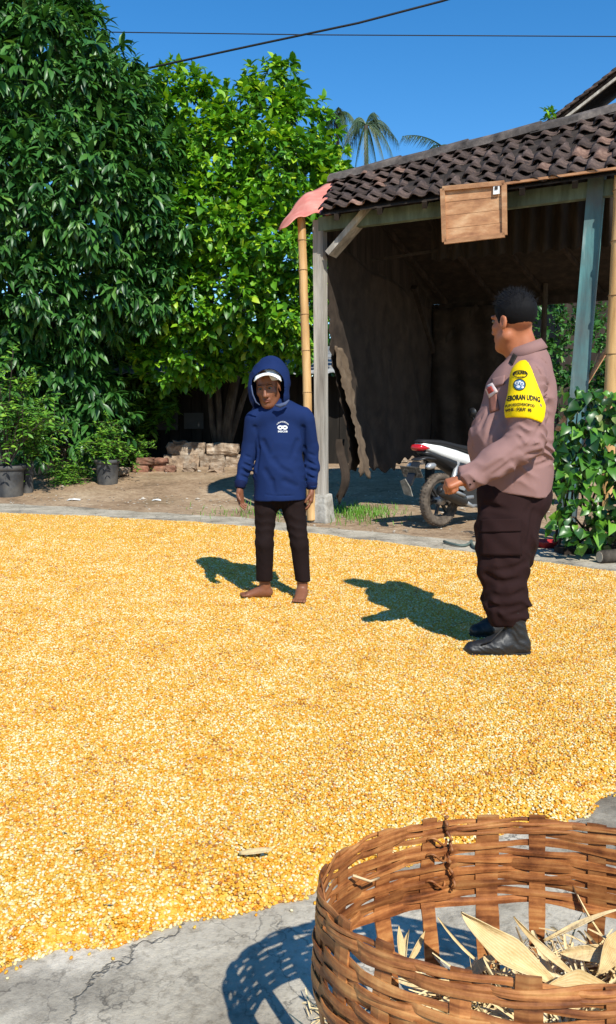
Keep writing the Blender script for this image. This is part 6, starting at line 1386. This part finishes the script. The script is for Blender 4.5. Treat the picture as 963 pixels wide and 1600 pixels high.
# shirt: torso and sleeves
box = ((lo[0], lo[1], oj(800, 790).z), (hi[0], hi[1], oj(800, 520).z))
v = Vox(*box, .006); o_torso(v); v.rc(oj(824, 560, .02), oj(822, 556, .02), .085, .08, .03)
v.cut(oj(742, 763, 0), Vector((oj(742, 763).z - oj(863, 749).z, 0, -(oj(863, 749).x - oj(742, 763).x))) * 1.0, .004)
sl = Vox(*box, .006); o_armL(sl); cutp = oj(721.5, 750, -.28); axd = (oj(704, 760, -.28) - oj(775, 722, -.265)).normalized(); sl.cut(cutp, axd, .004); sl.rc(oj(800, 760, -.3), oj(802, 760, -.3), .001, .001, 0)
sleeve = sl.v.copy(); sr = Vox(*box, .006); o_armR(sr); sr.cut(oj(790, 752, .22), (-.3, 0, -1), .004)
v.put((slice(None),) * 3, sr.v, .03, 'u'); v.put((slice(None),) * 3, sl.v, .026, 'u')
def ws(X, Y, Z):
    zw = oj(0, 705).z; waist = np.exp(-((Z - zw) / .05) ** 2) * np.clip((X - oj(815, 700).x) / .08, 0, 1); zel = oj(0, 680).z
    elb = np.exp(-(((X - oj(828, 0).x) / .09) ** 2 + ((Z - zel) / .09) ** 2)) * np.clip((YO - .12 - Y) / .05, 0, 1); sho = np.exp(-(((X - oj(852, 0).x) / .05) ** 2 + ((Z - oj(0, 625).z) / .09) ** 2)); bel = np.exp(-(((X - oj(745, 0).x) / .07) ** 2 + ((Z - oj(0, 660).z) / .1) ** 2))
    fore = np.exp(-((Z - oj(0, 735).z) / .07) ** 2) * np.clip((YO - .16 - Y) / .04, 0, 1)
    return -.012 * waist * fold(X, Y, Z, 62, (.18, .1, 1), .7) - .011 * elb * fold(X, Y, Z, 46, (.5, .1, .9)) - .012 * sho * fold(X, Y, Z, 44, (-.6, .2, .8)) - .007 * bel * fold(X, Y, Z, 40, (.3, .3, .8)) - .008 * fore * fold(X, Y, Z, 36, (.3, .2, 1)) - .004 * fold(X + 1, Y, Z, 15, (.6, .4, .7)) - .0015 * wob(X, Y, Z, 20)
v.disp(ws); P_, Q_ = v.mesh(); bq_ = BVHTree.FromPolygons(P_.tolist(), Q_.tolist())
carve(v, bq_, [[(857, 604), (850, 626), (841, 648)], [(868, 628), (855, 648), (847, 662)], [(869, 650), (852, 666)], [(862, 688), (845, 696), (826, 700)], [(864, 699), (842, 708), (822, 712)], [(863, 710), (846, 717), (828, 720)], [(858, 721), (838, 728)]], .012, .0085, .010)
carve(v, bq_, [[(846, 668), (832, 690), (818, 706)], [(812, 702), (785, 722), (758, 738)], [(800, 722), (772, 742)], [(838, 672), (815, 688)], [(762, 640), (750, 668)], [(772, 655), (758, 690)], [(745, 690), (742, 720)]], .014, .007, .014)
carve(v, bq_, [[(836, 570), (848, 590), (851, 615)], [(842, 557), (858, 572)], [(806, 735), (800, 762)], [(776, 600), (753, 650), (739, 700)]], .004, .003, .004)
shirt = v.build('shirt', M_SHIRT, off); sbv = bvh_of(shirt)
# collar: stand and folded leaf round the neck
def collar():
    c = oj(823, 551, .015); ax = Vector((-.30, 0, 1)).normalized(); xa = Vector((1, 0, .30)).normalized(); ya = Vector((0, 1, 0)); V = []; F = []; n = 30; prof = [(.074, -.012), (.072, .022), (.074, .040), (.080, .042), (.090, .018), (.098, -.008), (.094, -.010)]
    for k in range(n + 1):
        a = math.radians(-168 + 336 * k / n)
        for r, z in prof: V.append(c + xa * math.cos(a) * r * 1.02 + ya * math.sin(a) * r * 1.05 + ax * (z + .004 * math.cos(a)))
    m = len(prof)
    for k in range(n):
        for q in range(m): F.append((k * m + q, k * m + (q + 1) % m, (k + 1) * m + (q + 1) % m, (k + 1) * m + q))
    F += [tuple(range(m))[::-1], tuple(n * m + q for q in range(m))]; return mk('collar', V, F, M_SHIRT, off, True)
collar()
# armband: a band that follows the sleeve, cut like a shield
ab = Vox(*box, .0055); 
g = Vox(*box, .0055); o_armL(g, .0065); o_torso(g, .006, .04); g.v[:] = g.v
sl2, (X, Y, Z) = g.sub(g.lo, g.lo + g.h * g.n)
P2 = [(801, 562), (826, 561), (834, 590), (849, 634), (847, 652), (842, 661), (822, 654), (800, 652), (783, 655), (784, 625), (790, 596)]
pw = [(at(px, py, YO - .25).x, at(px, py, YO - .25).z) for px, py in P2]; sh_ = np.broadcast(X, Z).shape; X2, Z2 = np.broadcast_to(X[:, 0, :], (X.shape[0], Z.shape[2])), np.broadcast_to(Z[:, 0, :], (X.shape[0], Z.shape[2]))
d2 = np.where(pip(pw, X2, Z2), -1, 1) * pdist(pw, X2, Z2)
vv = np.maximum(g.v, d2[:, None, :].astype(np.float32)); vv = np.maximum(vv, (Y - (YO - .17)).astype(np.float32)); g.v = vv.astype(np.float32); arm = g.build('armband', M_YEL, off); abv = bvh_of(arm)
text_on(abv, 'POLRES', 803, 586.5, 823, 584.5, 6.5, M_BLK, arm, 1.2, .04); disc_on(abv, 813, 584.5, 12, 6.2, M_BLK, arm, 'oval_border', .84, 24, .0035); text_on(abv, 'KOTA', 806, 589.5, 819, 588.5, 2.4, M_BLK, arm, -.6, .02)
em = disc_on(abv, 812, 601, 10, 9.2, M_BLK, arm, 'emblem', 0, 22, .003); disc_on(abv, 812, 601, 8.6, 7.9, M_BPR, em, 'emblem_field', 0, 20, .004)
for cx, cy, rx, ry in ((808, 598.5, 3.6, 2.6), (816, 599.5, 3.0, 3.2), (810, 604, 3.2, 2.3), (817, 605, 2.2, 1.6), (812.5, 596, 2.2, 1.5)): disc_on(abv, cx, cy, rx, ry, M_WPR, em, 'emblem_mark', .0, 12, .005)
disc_on(abv, 808, 598.5, 1.6, 1.2, M_BPR, em, 'emblem_mark', 0, 10, .006); disc_on(abv, 816, 599.8, 1.3, 1.6, M_BPR, em, 'emblem_mark', 0, 10, .006)
text_on(abv, 'BEBORAN UDNG', 789, 628, 844.5, 628.5, 11, M_BLK, arm, 4.0, .035); text_on(abv, 'PUPOEDIZIVE/ICIPOD', 789.5, 637.5, 836, 636.5, 6.2, M_BLK, arm, 3.2, .02); text_on(abv, 'WNE : SQLIY  05', 789.5, 644.5, 831, 643.5, 6.6, M_BLK, arm, 2.6, .04)
# epaulette, name tag, chest pocket
patch(sbv, [(796, 566), (803, 552), (808, 556), (801, 570)], 'epaulette', M_BLK, off, .008, .006, 4, 6)
bd_ = patch(sbv, [(757, 604), (770, 598), (778, 612), (765, 622)], 'name_tag', pm('tag_white', (.62, .5, .47)), off, .010, .004, 4, 4)
if bd_: patch(sbv, [(760, 606), (768, 603), (772, 611), (764, 616)], 'tag_mark', pm('tag_red', (.42, .06, .04)), bd_, .014, .002, 3, 3)
patch(sbv, [(768, 592), (790, 586), (788, 600), (770, 606)], 'pocket_flap', M_SHIRT, off, .007, .005, 6, 4); patch(sbv, [(764, 618), (775, 612), (780, 640), (766, 645)], 'lanyard_tag', pm('lanyard', (.25, .10, .07)), off, .006, .004, 4, 6)
for (px, py) in ((741, 752), (735, 757)): disc_on(sbv, px, py, 1.8, 1.6, M_TROU, off, 'cuff_button', 0, 10, .004)
print('officer done')
